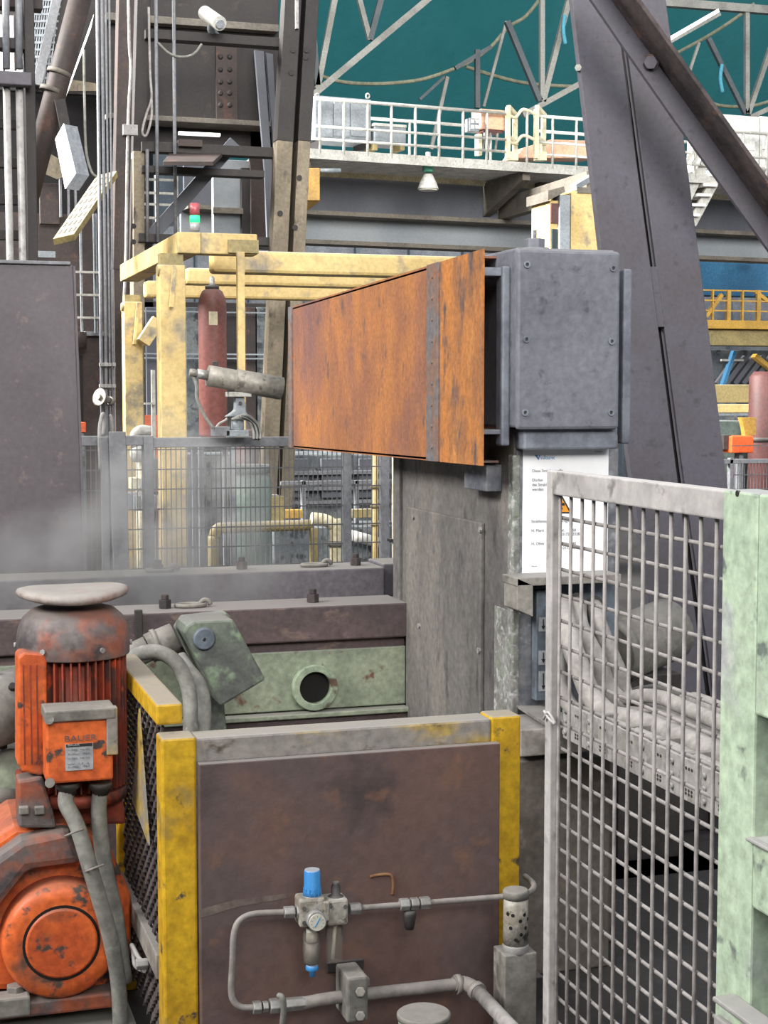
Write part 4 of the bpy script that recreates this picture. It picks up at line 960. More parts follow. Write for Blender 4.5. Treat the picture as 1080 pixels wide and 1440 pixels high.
og2 = thing('orange_low_tank', 'dull orange machine top behind the camera housing bracket', 'machine', base_of(385, 620, 12, 0))
part(og2, 'top', MB().box(at(362, 610, 12).x, at(400, 610, 12).x, 12.5, 12.9, 0, at(380, 607, 12).z), 'far_red', .004)
og3 = thing('small_orange_unit', 'small orange box above the fence beside the dark shield', 'box', base_of(115, 615, 11, 0))
part(og3, 'lid', MB().bx(108, 594, 121, 608, 11, .2), 'orange_box', .004)
part(og3, 'stand', MB().box(at(108, 600, 11).x, at(121, 600, 11).x, 11.02, 11.2, 0, at(115, 608, 11).z), 'far_mix', .004)

cu_ = thing('control_cubicle_row', 'dark grey row of control cubicles under the yellow portal', 'cubicles', base_of(310, 600, 15, 0))
part(cu_, 'carcass', MB().box(at(200, 520, 15).x, at(412, 520, 15).x, 15, 15.6, 0, at(300, 425, 15).z), 'crane_dark', .01)
for x0, x1, m in ((206, 228, 'crane_web'), (262, 282, 'far_mix'), (346, 360, 'crane_brown'), (362, 380, 'far_mix'), (386, 408, 'crane_web')):
    part(cu_, 'door', MB().bx(x0, 432, x1, 640, 14.95, .05), m, .006)
for y in (438, 497, 503): part(cu_, 'cable_rail', MB().bx(204, y, 410, y + 2, 14.8, .04), 'cabinet_grey')
# ================================================================== LEFT CRANE LEG, CONDUITS, STEELWORK
bc = thing('brown_machine_cabinet', 'tall brown steel cabinet behind the cable conduits', 'cabinet', base_of(135, 600, 13, 0))
part(bc, 'body', MB().box(at(60, 500, 13).x, at(200, 500, 13).x, 13, 13.6, 0, at(130, 470, 13).z), 'crane_brown', .01)
part(bc, 'door_gap', MB().bx(112, 500, 117, 600, 12.98, .02), 'dark_gap')
part(bc, 'top_tray', MB().bx(120, 466, 146, 472, 12.95, .6), 'fence_grey')
part(bc, 'duct', MB().cyl(at(106, 490, 12.9), at(106, 467, 12.9), .09, n=16), 'crane_brown')
rk = thing('pipe_rack', 'grey rack of horizontal white bars beside the dark shield', 'rack', base_of(125, 470, 12.8, at(125, 466, 12.8).z))
for y in (381, 413, 445): part(rk, 'bar', MB().bx(100, y, 142, y + 3, 12.8, .03), 'white_paint')
for x in (113, 132, 134): part(rk, 'upright', MB().bx(x, 300, x + 3, 468, 12.84, .03), 'cabinet_grey')
Y = 10.8
cdg = 'vertical cable conduits on the crane leg'
for i, (x, wd) in enumerate(((139, 4), (145.5, 4), (151, 2.5), (156, 2.5))):
    a = at(x - 3, -60, Y); b_ = at(x + 4, 600, Y)
    t = thing('cable_conduit', 'slim grey vertical conduit on the left crane leg', 'conduit', (b_.x, Y, 0), cdg)
    part(t, 'tube', MB().cyl((b_.x, Y, 0), a, px(wd * .6, Y), n=8), 'fence_grey')
    for y in (510, 540): part(t, 'clip', MB().bx(x + 1, y, x + 7, y + 5, Y - .04, .03), 'galvanised')
Y = 12
l1 = thing('crane_tower', 'riveted brown and yellow grey crane leg with ladder crossbars', 'crane leg', base_of(185, 600, Y, 0))
def member(par, name, xa, ya, xb, yb, wpx, Yd, m, d=.16):
    a, b_ = at(xa, ya, Yd), at(xb, yb, Yd)
    return part(par, name, MB().bar(a, b_, px(wpx, Yd), d, (0, 1, 0)), m, .004)
member(l1, 'brown_upright', 177, -60, 168, 380, 21, Y, 'crane_brown')
bl = at(168, 380, Y)
part(l1, 'brown_upright', MB().box(bl.x - .055, bl.x + .05, Y - .08, Y + .08, 0, bl.z), 'crane_brown', .004)
member(l1, 'yellow_upright', 202, -60, 189, 380, 18, Y + .2, 'crane_dark')
a = at(193, 215, Y + .18); b_ = at(188, 420, Y + .18)
part(l1, 'yellow_upright', MB().bar(a, (b_.x, Y + .18, 0), px(16, Y), .18, (0, 1, 0)), 'crane_yellow', .004)
part(l1, 'junction_plate', MB().bx(173, 175, 194, 190, Y - .12, .04), 'galvanised', .003)
part(l1, 'cable', MB().tube([at(180, -40, Y - .1), at(182, 60, Y - .1), at(184, 100, Y - .1), at(180, 180, Y - .1), at(177, 360, Y - .1), at(174, 430, Y - .1)], .012, 8), 'hose_light')
for y in (318, 340): part(l1, 'rivet', MB().cyl(at(188, y, Y + .08), at(188, y, Y + .1), .02, n=10), 'crane_dark')
for x, y in ((415, 70), (408, 115), (430, 72), (430, 82)): pass
l2 = thing('crane_tower', 'pair of leaning riveted crane leg channels, yellow grey below and dark above', 'crane leg', base_of(395, 600, Y, 0))
for (xt, xm, xb_), w_ in (((413, 398, 381), 24), ((440, 425, 406), 19)):
    a, b_, c_ = at(xt, -60, Y), at(xm, 200, Y), at(xb_ - 4, 480, Y)
    part(l2, 'dark_upright', MB().bar(a, b_, px(w_, Y), .14, (0, 1, 0)), 'crane_dark', .004)
    c0_ = V((c_.x - .06, Y, 0))
    part(l2, 'yellow_upright', MB().bar(b_, c0_, px(w_ - 1, Y), .14, (0, 1, 0)), 'crane_yellow', .004)
part(l2, 'gap_web', MB().bar(at(428, -60, Y + .08), V((at(388, 480, Y).x - .06, Y + .08, 0)), px(10, Y), .04, (0, 1, 0)), 'dark_gap')
rvt = None
for x, y in ((412, 70), (410, 102), (431, 70), (430, 80), (421, 250), (415, 320), (394, 300)):
    part(l2, 'rivet', MB().cyl(at(x, y, Y - .085), at(x, y, Y - .06), .022, n=10), 'crane_dark')
part(l2, 'strap', MB().bx(416, 0, 420, 40, Y - .1, .03), 'galvanised')
ldr = thing('crane_leg_crossbars', 'dark horizontal crossbars and thin ladder rods between the two crane legs', 'ladder', base_of(300, 240, Y))
for y0, y1, xs_, xe, m in ((47, 60, 205, 402, 'crane_dark'), (203, 217, 200, 390, 'crane_dark'), (236, 246, 200, 372, 'crane_dark'), (331, 343, 195, 400, 'crane_dark')):
    part(ldr, 'crossbar', MB().bx(xs_, y0, xe, y1, Y + .05, .12), m, .004)
for x in (219, 244): part(ldr, 'rod', MB().cyl(at(x, -40, Y), at(x + 3, 340, Y), px(2.5, Y), n=8), 'fence_grey')
for x in (207,): part(ldr, 'rod', MB().cyl(at(x, 210, Y), at(x, 340, Y), px(2.5, Y), n=8), 'fence_grey')
part(ldr, 'hanging_cable', MB().tube([at(222, 60, Y - .02), at(238, 75, Y - .02), at(255, 80, Y - .02), at(272, 76, Y - .02), at(284, 62, Y - .02)], .01, 8), 'hose_grey')
part(ldr, 'plug_cable', MB().tube([at(209, 10, Y - .02), at(211, 100, Y - .02), at(213, 138, Y - .02), at(206, 160, Y - .02), at(200, 185, Y - .02), at(206, 190, Y - .02), at(213, 165, Y - .02), at(213, 140, Y - .02)], .01, 8), 'hose_light')
Y = 13.2
rgd = thing('riveted_girder', 'dark riveted steel plate girder high between the crane legs', 'girder', base_of(300, 170, Y))
part(rgd, 'web_plate', MB().bx(150, -60, 392, 168, Y, .12), 'crane_dark', .005)
spl = part(rgd, 'splice_plate', MB().bx(304, 66, 334, 170, Y - .03, .03), 'crane_brown', .003)
rvt = None
for y in (80, 98, 115, 131, 148):
    for x in (310, 323):
        p = at(x, y, Y - .03)
        if rvt is None: rvt = part(spl, 'rivet', MB().lathe(p, (0, -1, 0), [(.024, -.003), (.02, .01), (.01, .016)], 10), 'crane_dark'); s0 = p
        else: copy_part(rvt, spl, p - s0)
part(rgd, 'lower_flange', MB().bx(150, 165, 392, 172, Y - .1, .3), 'crane_flange', .003)
part(rgd, 'upper_flange', MB().bx(150, 26, 392, 36, Y - .12, .12), 'crane_flange', .003)
cct = thing('surveillance_camera', 'white weatherproof surveillance camera on the high crossbar', 'camera', base_of(300, 47, 12.05))
part(cct, 'housing', MB().cyl(at(288, 18, 12.15), at(309, 33, 11.85), px(10, 12), n=18), 'white_paint')
part(cct, 'lens_window', MB().cyl(at(309.5, 33.4, 11.84), at(310, 34, 11.83), px(6, 12), n=14), 'plaster')
part(cct, 'bracket', MB().tube([at(298, 32, 12), at(297, 42, 12.05), at(304, 50, 12.12)], .03, 8), 'cabinet_grey')
dgs = thing('diagonal_stay', 'grey diagonal plate stay crossing below the riveted girder', 'brace', base_of(280, 320, 11.8))
part(dgs, 'plate', MB().bar(at(200, 347, 12.25), at(330, 200, 12.25), px(18, 12.2), .05, (0, 1, 0)), 'crane_web', .003)
tpl = thing('tapered_stay', 'tall slim grey twin plate beside the riveted girder', 'brace', base_of(375, 330, 11.9))
part(tpl, 'plate', MB().poly([(358, 70), (371, 72), (384, 250), (384, 345), (376, 345), (372, 240)], 13.06, .04), 'crane_web', .003)
part(tpl, 'plate', MB().poly([(374, 74), (384, 76), (390, 200), (392, 345), (387, 345), (387, 240)], 13.08, .04), 'crane_web', .003)
grp = thing('grey_gantry_panel', 'large grey steel panel below the riveted girder', 'panel', base_of(320, 340, 13.5))
part(grp, 'panel', MB().bx(300, 225, 356, 345, 13.5, .08), 'crane_light', .004)
part(grp, 'dark_rib', MB().bx(340, 236, 352, 345, 13.44, .06), 'crane_dark')
part(grp, 'ledge', MB().bx(300, 292, 342, 300, 13.42, .08), 'crane_flange')
part(grp, 'frame', MB().bx(204, 172, 390, 205, 13.4, .1), 'crane_dark')
part(grp, 'frame', MB().bx(353, 172, 392, 350, 13.4, .1), 'crane_brown')
orp = thing('rust_red_tray', 'flat rust red tray plate under a crossbar between the crane legs', 'tray', base_of(262, 232, 11.6))
part(orp, 'plate', MB().prism([at(229, 233, 11.4), at(300, 233, 11.4), at(322, 212, 12.6), at(245, 212, 12.6)], (0, 0, .03)), 'crane_brown', .003)
part(orp, 'box', MB().bx(252, 196, 285, 206, 12.0, .2), 'crane_brown', .004)
part(orp, 'bright_lamp', MB().bx(252, 186, 310, 190, 12.2, .05), 'glow_white')
wst = thing('white_stair_railing', 'small white stair railing seen between the crane leg rods', 'railing', base_of(230, 320, 14.5))
for y in (251, 270, 286, 305): part(wst, 'rail', MB().bx(200, y, 250, y + 3, 14.5, .04), 'white_paint')
for x in (219, 248): part(wst, 'upright', MB().bx(x, 245, x + 3, 335, 14.55, .04), 'white_paint')
# left top: pipe, floodlight, conduits
Y = 9.6
bp_ = thing('brown_downpipe', 'thick rusty brown pipe descending diagonally past the floodlight', 'pipe', base_of(55, 280, Y))
part(bp_, 'tube', MB().cyl(at(128, -60, Y), at(36, 290, Y), px(15, Y), n=20), 'crane_brown')
for x, y in ((83, 103), (73, 128)): part(bp_, 'pipe_clamp', MB().cyl(at(x + 1, y - 3, Y), at(x - 1, y + 3, Y), px(17, Y), n=20), 'crane_flange')
fl = thing('white_floodlight', 'white rectangular floodlight hanging from the brown pipe', 'floodlight', base_of(95, 265, 9.4))
u = (at(112, 250, 9.4) - at(99, 175, 9.4))
q0 = [at(78, 196, 9.4), at(90, 174, 9.4), at(107, 244, 9.4), at(92, 266, 9.4)]
part(fl, 'lamp_face', MB().prism([p_ + V((0, -.004, 0)) for p_ in q0], (-.004, -.01, 0)), 'glow_white')
part(fl, 'housing', MB().prism(q0, (.085, .06, 0)), 'plaster', .004)
part(fl, 'hanger', MB().bar(at(84, 140, 9.5), at(92, 182, 9.5), .06, .03), 'crane_dark')
part(fl, 'cable', MB().tube([at(118, 70, 9.5), at(119, 150, 9.5), at(121, 210, 9.5), at(128, 240, 9.5), at(136, 249, 9.5)], .008, 8), 'hose_grey')
ctr = thing('perforated_cable_tray', 'cream perforated cable tray seen from below', 'cable tray', base_of(105, 330, 11.5))
qa, qb, qd = at(76, 345, 11.2), at(106, 338, 11.2), at(138, 255, 11.9)
qc = qb + qd - qa
tn = (qb - qa).cross(qd - qa).normalized()
if tn.z < 0: tn = -tn
part(ctr, 'tray', MB().prism([qa, qb, qc, qd], tn * .05), 'ochre', .003)
pf = None
for i in range(8):
    for j in range(4):
        t = .06 + i * .115; s_ = .1 + j * .23
        c4 = [qa + (qd - qa) * a_ + (qb - qa) * b_ - tn * .002 for a_, b_ in ((t, s_), (t + .06, s_), (t + .06, s_ + .09), (t, s_ + .09))]
        if pf is None: pf = part(ctr, 'perforation', MB().prism(c4, tn * .054), 'black_part'); s0 = c4[0]
        else: copy_part(pf, ctr, c4[0] - s0)
Y = 8.4
dp = thing('dark_stanchion', 'dark vertical steel stanchion standing above the dark shield', 'stanchion', base_of(44, 360, Y, 0))
part(dp, 'upright', MB().box(at(37, 200, Y).x, at(51, 200, Y).x, Y, Y + .12, 0, at(44, -60, Y).z), 'crane_dark', .004)
part(dp, 'upper_arm', MB().bx(-80, 50, 36, 66, Y + .01, .1), 'crane_dark', .004)
part(dp, 'channel', MB().bx(-80, 98, 45, 117, Y - .1, .08), 'leg_steel', .006)
part(dp, 'top_arm', MB().bx(-80, -10, 60, 8, Y + .1, .1), 'crane_brown', .004)
for y in (165, 220, 272, 322): part(dp, 'rung', MB().bx(-80, y, 37, y + 14, Y + .2, .06), 'crane_dark', .003)
gpg = 'galvanised pipes beside the dark stanchion'
for x in (11, 29):
    t = thing('galvanised_pipe', 'upright galvanised pipe passing the grey channel beside the dark stanchion', 'pipe', (at(x, 360, Y - .02).x, Y - .02, 0), gpg)
    part(t, 'tube', MB().cyl((at(x + 6, 365, Y - .02).x, Y + .02, 0), at(x - 2, 118, Y - .02), px(5, Y), n=14), 'galvanised')
    part(t, 'upper_tube', MB().cyl(at(x - 2, 97, Y + .0), at(x - 3, -40, Y), px(5, Y), n=14), 'fence_grey')
gtw = thing('grating_platform', 'open steel grating platform panel high beside the brown pipe', 'grating', base_of(60, 80, 14.9))
m = MB()
for i in range(12): m.bar(at(46 + i * 3.5, -20, 14.9), at(30 + i * 3.5, 120, 14.9), .012, .012)
for j in range(14): m.bar(at(46 - j * 1.1, -20 + j * 10, 14.9), at(90 - j * 1.6, -20 + j * 10, 14.9), .02, .02)
part(gtw, 'grating', m, 'cabinet_grey', stuff=True)
part(gtw, 'edge_beam', MB().bar(at(84, -20, 14.85), at(52, 120, 14.85), .08, .08), 'fence_grey')
dbg = thing('dark_roof_steelwork', 'dark brown riveted plates deep behind the brown pipe', 'steelwork', base_of(80, 340, 15))
part(dbg, 'upper_plate', MB().bx(-90, -60, 230, 130, 15, .1), 'crane_dark')
part(dbg, 'lower_plate', MB().bx(-90, 130, 215, 300, 15.3, .1), 'dark_gap')
part(dbg, 'riveted_plate', MB().bx(56, 258, 84, 315, 14.9, .06), 'crane_brown', .003)
part(dbg, 'bottom_girder', MB().bx(-90, 300, 215, 470, 15, .1), 'crane_brown')
part(dbg, 'cross_plate', MB().prism([at(88, 110, 14.6), at(140, 118, 14.6), at(140, 128, 14.6), at(92, 128, 14.6)], (0, .05, 0)), 'crane_yellow')
part(dbg, 'cross_plate', MB().prism([at(60, 210, 14.6), at(112, 240, 14.6), at(80, 252, 14.6), at(52, 240, 14.6)], (0, .05, 0)), 'crane_yellow')
for x in (84, 95, 105): part(dbg, 'hanger_bar', MB().bx(x, 250, x + 3, 305, 14.8, .05), 'fence_grey')
part(dbg, 'handrail', MB().bx(50, 353, 78, 362, 14.7, .06), 'cabinet_grey')
part(dbg, 'painted_daylight_gap', MB().prism([at(132, 20, 14.4), at(128, 40, 14.4), at(55, 240, 14.4), at(51, 243, 14.4), at(90, 140, 14.4)], (0, .03, 0)), 'glow_white')  # glowing sheet drawn as daylight showing through a gap
wlw = thing('bright_window_pane', 'bright daylight window behind the upper galvanised pipes', 'window', base_of(15, 95, 14.9))
part(wlw, 'pane', MB().bx(-60, 20, 36, 98, 14.93, .06), 'glow_white')
for x in (-20, 4, 20): part(wlw, 'glazing_bar', MB().bx(x, 20, x + 3, 98, 14.88, .05), 'crane_brown')

# ================================================================== OVERHEAD CRANE
YK = 17.0
K0, K1 = at(440, 215, YK), at(830, 238, YK + .35)
ku = V((K1.x - K0.x, K1.y - K0.y, 0)).normalized(); kn = V((-ku.y, ku.x, 0))
def cr(x, y, off=0.0):
    r = ray(x, y); o = K0 + kn * off
    return EYE + r * ((o - EYE).dot(kn) / r.dot(kn))
def crbox(mb, x0, y0, x1, y1, off, d):
    a = cr(x0, (y0 + y1) / 2, off); b_ = cr(x1, (y0 + y1) / 2, off); xm = (x0 + x1) / 2
    z0, z1 = cr(xm, y1, off).z, cr(xm, y0, off).z
    A_, B_ = V((a.x, a.y, 0)), V((b_.x, b_.y, 0)); D = kn * d
    return mb.hexa([A_ + V((0, 0, z0)), B_ + V((0, 0, z0)), B_ + D + V((0, 0, z0)), A_ + D + V((0, 0, z0)), A_ + V((0, 0, z1)), B_ + V((0, 0, z1)), B_ + D + V((0, 0, z1)), A_ + D + V((0, 0, z1))])
zk = cr(640, 228).z
ck = thing('overhead_crane', 'grey overhead travelling crane girder with walkway and white railing', 'crane', (K0.x, K0.y, zk - 1.5))
def kslab(x0, x1, o0, o1, z0, z1):
    a = cr(x0, 230); b_ = cr(x1, 230); A_, B_ = V((a.x, a.y, 0)) + kn * o0, V((b_.x, b_.y, 0)) + kn * o0; D = kn * (o1 - o0)
    return MB().hexa([A_ + V((0, 0, z0)), B_ + V((0, 0, z0)), B_ + D + V((0, 0, z0)), A_ + D + V((0, 0, z0)), A_ + V((0, 0, z1)), B_ + V((0, 0, z1)), B_ + D + V((0, 0, z1)), A_ + D + V((0, 0, z1))])
dkx = 380
for i in range(10):
    part(ck, 'deck_plate', kslab(dkx + i * 90, dkx + i * 90 + 89, .03, 1.1, zk - .03, zk), 'white_enamel')  # brighter enamel stands in for light bounced up onto the underside
part(ck, 'deck_fascia', kslab(380, 1280, 0, .03, zk - .06, zk + .05), 'white_paint')
part(ck, 'deck_inner_edge', kslab(380, 1280, 1.08, 1.12, zk - .09, zk - .03), 'cream')
part(ck, 'girder_web', kslab(300, 1280, 1.15, 1.2, zk - .5, zk - .03), 'crane_web')
part(ck, 'girder_flange', kslab(300, 1280, 1.0, 1.4, zk - .55, zk - .5), 'crane_flange')
part(ck, 'lower_web', kslab(300, 1280, 1.3, 1.35, zk - .82, zk - .55), 'crane_light')
part(ck, 'lower_flange', kslab(300, 1280, 1.2, 1.5, zk - .87, zk - .82), 'crane_flange')
def bracket(x):
    a = cr(x, 230, .1); z = zk - .06
    pts = [V((a.x, a.y, z)), V((a.x, a.y, z - .08)), V((a.x, a.y, z - .4)) + kn * 1.03, V((a.x, a.y, z)) + kn * 1.03]
    part(ck, 'bracket', MB().prism(pts, ku * .1), 'crane_flange')
for x in (425, 735, 990): bracket(x)
part(ck, 'hanger_post', crbox(MB(), 760, 240, 773, 284, .9, .15), 'crane_flange')
# railing
rl = ck
def kp(x, z, off=.015):
    a = cr(x, 200, off); return V((a.x, a.y, z))
pzs = (.62, .45, .22)
def kz(x, y, off=.015): return cr(x, y, off)
segs = [(430, 713), (757, 1280)]
for x0, x1 in segs:
    for h in (.60, .30, .16): part(rl, 'rail', MB().cyl(kp(x0, zk + h), kp(x1, zk + h), .016 if h < .5 else .02, n=8), 'white_paint')
    part(rl, 'rear_rail', MB().cyl(kp(max(x0, 520), zk + .62, 1.05), kp(x1, zk + .62, 1.05), .02, n=8), 'white_paint')
    x = x0 + 20
    while x < x1: part(rl, 'post', MB().cyl(kp(x, zk), kp(x, zk + .6), .017, n=8), 'white_paint'); x += 33.5
for x in (576, 690): part(rl, 'rear_post', MB().cyl(kp(x, zk, 1.05), kp(x, zk + .62, 1.05), .017, n=8), 'white_paint')
for x in (713, 753):
    part(rl, 'gate_post', crbox(MB(), x, 150 if x < 740 else 153, x + 5, 222, -.01, .05), 'cream')
    part(rl, 'gate_post', crbox(MB(), x + 10, 160 if x < 740 else 163, x + 15, 222, .3, .05), 'cream')
    part(rl, 'gate_bow', MB().bar(kz(x + 2, 151, .01), kz(x + 13, 163, .3), .05, .05), 'cream')
    part(rl, 'gate_bow', MB().bar(kz(x + 2, 193, .01), kz(x + 13, 202, .3), .05, .04), 'cream')
    part(rl, 'gate_foot', crbox(MB(), x + 3, 213, x + 16, 225, 0, .1), 'cream')
for h, h2 in ((.60, .66), (.30, .36)):
    part(rl, 'bent_rail', MB().tube([kp(713, zk + h), kp(724, zk + h - .04), kp(736, zk + h2), kp(757, zk + h)], .02, 8), 'cream')
part(rl, 'post', MB().cyl(kp(741, zk), kp(741, zk + .64), .017, n=8), 'white_paint')
# cabinets on crane
ek = thing('crane_switch_cabinet', 'large grey three door switch cabinet on the crane walkway', 'cabinet', (cr(480, 205, .5).x, cr(480, 205, .5).y, zk))
part(ek, 'body', crbox(MB(), 443, 137, 522, 196, .35, .5), 'cabinet_grey', .01)
for x0, x1 in ((450, 468), (470, 492), (494, 518)): part(ek, 'door', crbox(MB(), x0, 143, x1, 192, .33, .02), 'cabinet_grey', .006)
for x in (444, 515): part(ek, 'lifting_eye', MB().tube([cr(x + 2 + 2.5 * math.cos(t), 135 + 3.5 * math.sin(t), .5) for t in [k * math.pi / 4 for k in range(9)]], .01, 6, 1), 'white_paint')
for x in (447, 515): part(ek, 'foot', crbox(MB(), x, 196, x + 5, 208, .4, .4), 'crane_dark')
e2 = thing('crane_resistor_box', 'low pale grey box beside the large cabinet on the crane walkway', 'box', (cr(547, 205, .4).x, cr(547, 205, .4).y, zk))
part(e2, 'body', crbox(MB(), 527, 176, 571, 200, .3, .45), 'cabinet_grey', .008)
part(e2, 'lid', crbox(MB(), 526, 174, 572, 178, .28, .49), 'white_paint', .004)
for x in (525, 563): part(e2, 'foot', crbox(MB(), x, 200, x + 6, 211, .33, .3), 'ochre')
e3 = thing('crane_pale_orange_box', 'pale orange control box with hanging cables on the crane railing', 'box', (cr(692, 200, .2).x, cr(692, 200, .2).y, zk))
part(e3, 'body', crbox(MB(), 676, 154, 712, 182, .1, .25), 'pale_orange', .008)
part(e3, 'gland_row', crbox(MB(), 680, 182, 708, 186, .12, .2), 'far_red')
part(e3, 'stand', crbox(MB(), 673, 188, 678, 218, .12, .1), 'cream')
for x in (682, 690, 700): part(e3, 'cable', MB().tube([cr(x, 184, .15), cr(x - 2, 200, .15), cr(x - 4, 214, .15)], .015, 6), 'hose_light')
e4 = thing('crane_socket_box', 'small pale grey socket box beside the pale orange control box', 'box', (cr(667, 190, .1).x, cr(667, 190, .1).y, zk + .3))
part(e4, 'body', crbox(MB(), 660, 166, 674, 185, -.02, .12), 'cabinet_grey', .006)
for y in (168, 176):
    for x in (663, 669): part(e4, 'socket', crbox(MB(), x, y, x + 4, y + 5, -.03, .02), 'white_enamel')
e5 = thing('crane_motor_cover', 'low pink beige machine cover on the crane behind the railing', 'cover', (cr(790, 210, 1.4).x, cr(790, 210, 1.4).y, zk))
part(e5, 'cover', MB().prism([cr(725, 222, 1.3), cr(840, 222, 1.3), cr(840, 198, 1.3), cr(775, 196, 1.3), cr(735, 208, 1.3)], kn * .4), 'pale_orange', .01)
lm = thing('high_bay_lamp', 'white bell shaped high bay lamp with green top below the crane walkway', 'lamp', (cr(602, 268, .2).x, cr(602, 268, .2).y, cr(602, 268, .2).z))
pz = cr(602, 268, .2); zz = lambda y: cr(602, y, .2).z
sh = part(lm, 'shade', MB().lathe((pz.x, pz.y, zz(266)), (0, 0, 1), [(.125, 0), (.12, .01), (.095, .08), (.06, .15), (.05, .17), (.02, .172)], 24), 'white_enamel')
part(lm, 'gear_box', MB().cyl((pz.x, pz.y, zz(242)), (pz.x, pz.y, zz(229)), .065, n=16), 'teal_box')
part(lm, 'hanger', MB().cyl((pz.x, pz.y, zz(229)), (pz.x, pz.y, zz(214)), .03, n=10), 'white_paint')
part(lm, 'bulb_glass', MB().cyl((pz.x, pz.y, zz(268)), (pz.x, pz.y, zz(266.5)), .11, n=20), 'gauge_face')
ox = thing('orange_beacon_box', 'bright ochre wedge shaped box mounted beside the crane leg', 'box', base_of(436, 300, 13))
part(ox, 'body', MB().prism([at(429, 236, 13), at(450, 236, 13), at(450, 282, 13), at(429, 282, 13)], (0, .5, 0)), 'yellow_clean', .006)
part(ox, 'wedge', MB().prism([at(450, 283, 13), at(428, 283, 13), at(419, 306, 13.3), at(422, 304, 13.3)], (0, .3, 0)), 'yellow_clean')
part(ox, 'side', MB().prism([at(429, 236, 13), at(429, 283, 13), at(419, 303, 13.4), at(421, 238, 13.4)], (.01, .02, 0)), 'yellow_clean')
part(ox, 'mounting_bar', MB().bar(at(424, 262, 12.0), at(430, 262, 13.1), .05, .05), 'crane_dark')
part(ox, 'arm', MB().cyl(at(450, 240, 13.1), at(479, 240, 13.1), .02, n=8), 'cabinet_grey')
# driver cab
Y = 15.5
dc = thing('crane_driver_cab', 'worn yellow crane driver cab with grey post beside the leaning leg', 'cab', base_of(815, 350, Y))
part(dc, 'front_wall', MB().bx(803, 268, 850, 352, Y, .6), 'yellow_far', .008)
part(dc, 'grey_post', MB().bx(787, 274, 802, 352, Y - .03, .2), 'cabinet_grey', .006)
part(dc, 'side_wall', MB().bx(773, 282, 787, 352, Y + .02, .5), 'yellow_far', .006)
part(dc, 'red_panel', MB().bx(775, 286, 787, 314, Y, .02), 'far_red', .003)
part(dc, 'side_window', MB().bx(776, 322, 784, 352, Y, .02), 'cab_glass', .003)
part(dc, 'roof_edge', MB().prism([at(771, 282, Y - .05), at(795, 270, Y - .05), at(793, 262, Y - .05), at(771, 268, Y - .05)], (0, .6, 0)), 'crane_flange')
part(dc, 'roof_brace', MB().bar(at(806, 264, Y), at(850, 238, Y + .5), .08, .06), 'cabinet_grey')
part(dc, 'hanger', MB().box(at(825, 250, Y + .3).x, at(840, 250, Y + .3).x, Y + .3, Y + 3.4, at(830, 268, Y).z, at(830, 268, Y).z + .25), 'crane_flange')
part(dc, 'roof_rail', MB().bx(812, 264, 860, 272, Y - .02, .1), 'crane_flange')
# white cabinets on crane right
for x0, y0, x1, y1, lb in ((1007, 162, 1068, 236, 'large bright white cabinet on the crane beyond the diagonal brace'), (1069, 166, 1140, 238, 'bright white cabinet next to the larger one on the crane')):
    t = thing('white_crane_cabinet', lb, 'cabinet', (cr((x0 + x1) / 2, 240, .3).x, cr((x0 + x1) / 2, 240, .3).y, zk))
    part(t, 'body', crbox(MB(), x0, y0, x1, y1, .3, .65), 'white_enamel', .01)
    part(t, 'door', crbox(MB(), x0 + 4, y0 + 14, x1 - 6, y1 - 26, .28, .02), 'white_enamel', .006)
    part(t, 'foot_rail', crbox(MB(), x0, y1, x1, y1 + 8, .35, .55), 'cabinet_grey')
stt = thing('crane_access_stair', 'white steel access stair hanging below the crane walkway', 'stair', base_of(985, 290, 17.5))
for (a, b_) in (((972, 315), (1012, 240)), ((955, 300), (990, 228))): part(stt, 'stringer', MB().bar(at(a[0], a[1], 17.6), at(b_[0], b_[1], 17.6), .12, .06, (0, 1, 0)), 'white_paint')
for k in range(5): part(stt, 'tread', MB().bx(966 + k * 8, 300 - k * 14, 985 + k * 8, 304 - k * 14, 17.5, .4), 'white_enamel')
for k in range(3): part(stt, 'handrail', MB().bar(at(962 + k * 12, 232, 17.5), at(980 + k * 11, 205, 17.5), .04, .04), 'white_paint')

# ================================================================== RIGHT BACKGROUND
Y = 22
bw = thing('blue_girder', 'blue painted steel girder below the crane with a round lamp', 'girder', base_of(1040, 415, Y))
part(bw, 'web', MB().bx(880, 362, 1330, 418, Y, .3), 'blue_steel', .01)
part(bw, 'ceiling_lamp', MB().lathe(at(1056, 364, Y - .3), (0, 0, -1), [(.13, 0), (.12, .05), (.06, .07)], 18), 'housing')
Y = 19
yw_ = thing('yellow_walkway', 'yellow steel walkway with railing beyond the leaning leg', 'walkway', base_of(1040, 490, Y))
part(yw_, 'deck_beam', MB().bx(940, 452, 1330, 464, Y, .5), 'walk_yellow', .01)
part(yw_, 'support_beam', MB().bx(940, 465, 1330, 487, Y + .1, .4), 'ochre', .01)
for y in (410, 424, 438): part(yw_, 'rail', MB().bx(940, y, 1330, y + 2, Y + .02, .04), 'walk_yellow')
for x in range(960, 1300, 21): part(yw_, 'post', MB().bx(x, 408, x + (5 if x % 2 else 2), 452, Y + .01, .05), 'walk_yellow')
part(yw_, 'diagonal', MB().bar(at(992, 446, Y + .05), at(1015, 414, Y + .05), .05, .05), 'walk_yellow')
part(yw_, 'diagonal', MB().bar(at(1062, 410, Y + .05), at(1080, 424, Y + .05), .05, .05), 'walk_yellow')
Y = 20
fg = thing('far_grey_stacks', 'far dark grey stacked steel profiles below the yellow walkway', 'stack', base_of(1040, 545, Y, 0))
part(fg, 'stack', MB().box(at(930, 520, Y).x, at(1330, 520, Y).x, Y, Y + .6, 0, at(1040, 492, Y).z), 'far_mix', .01)
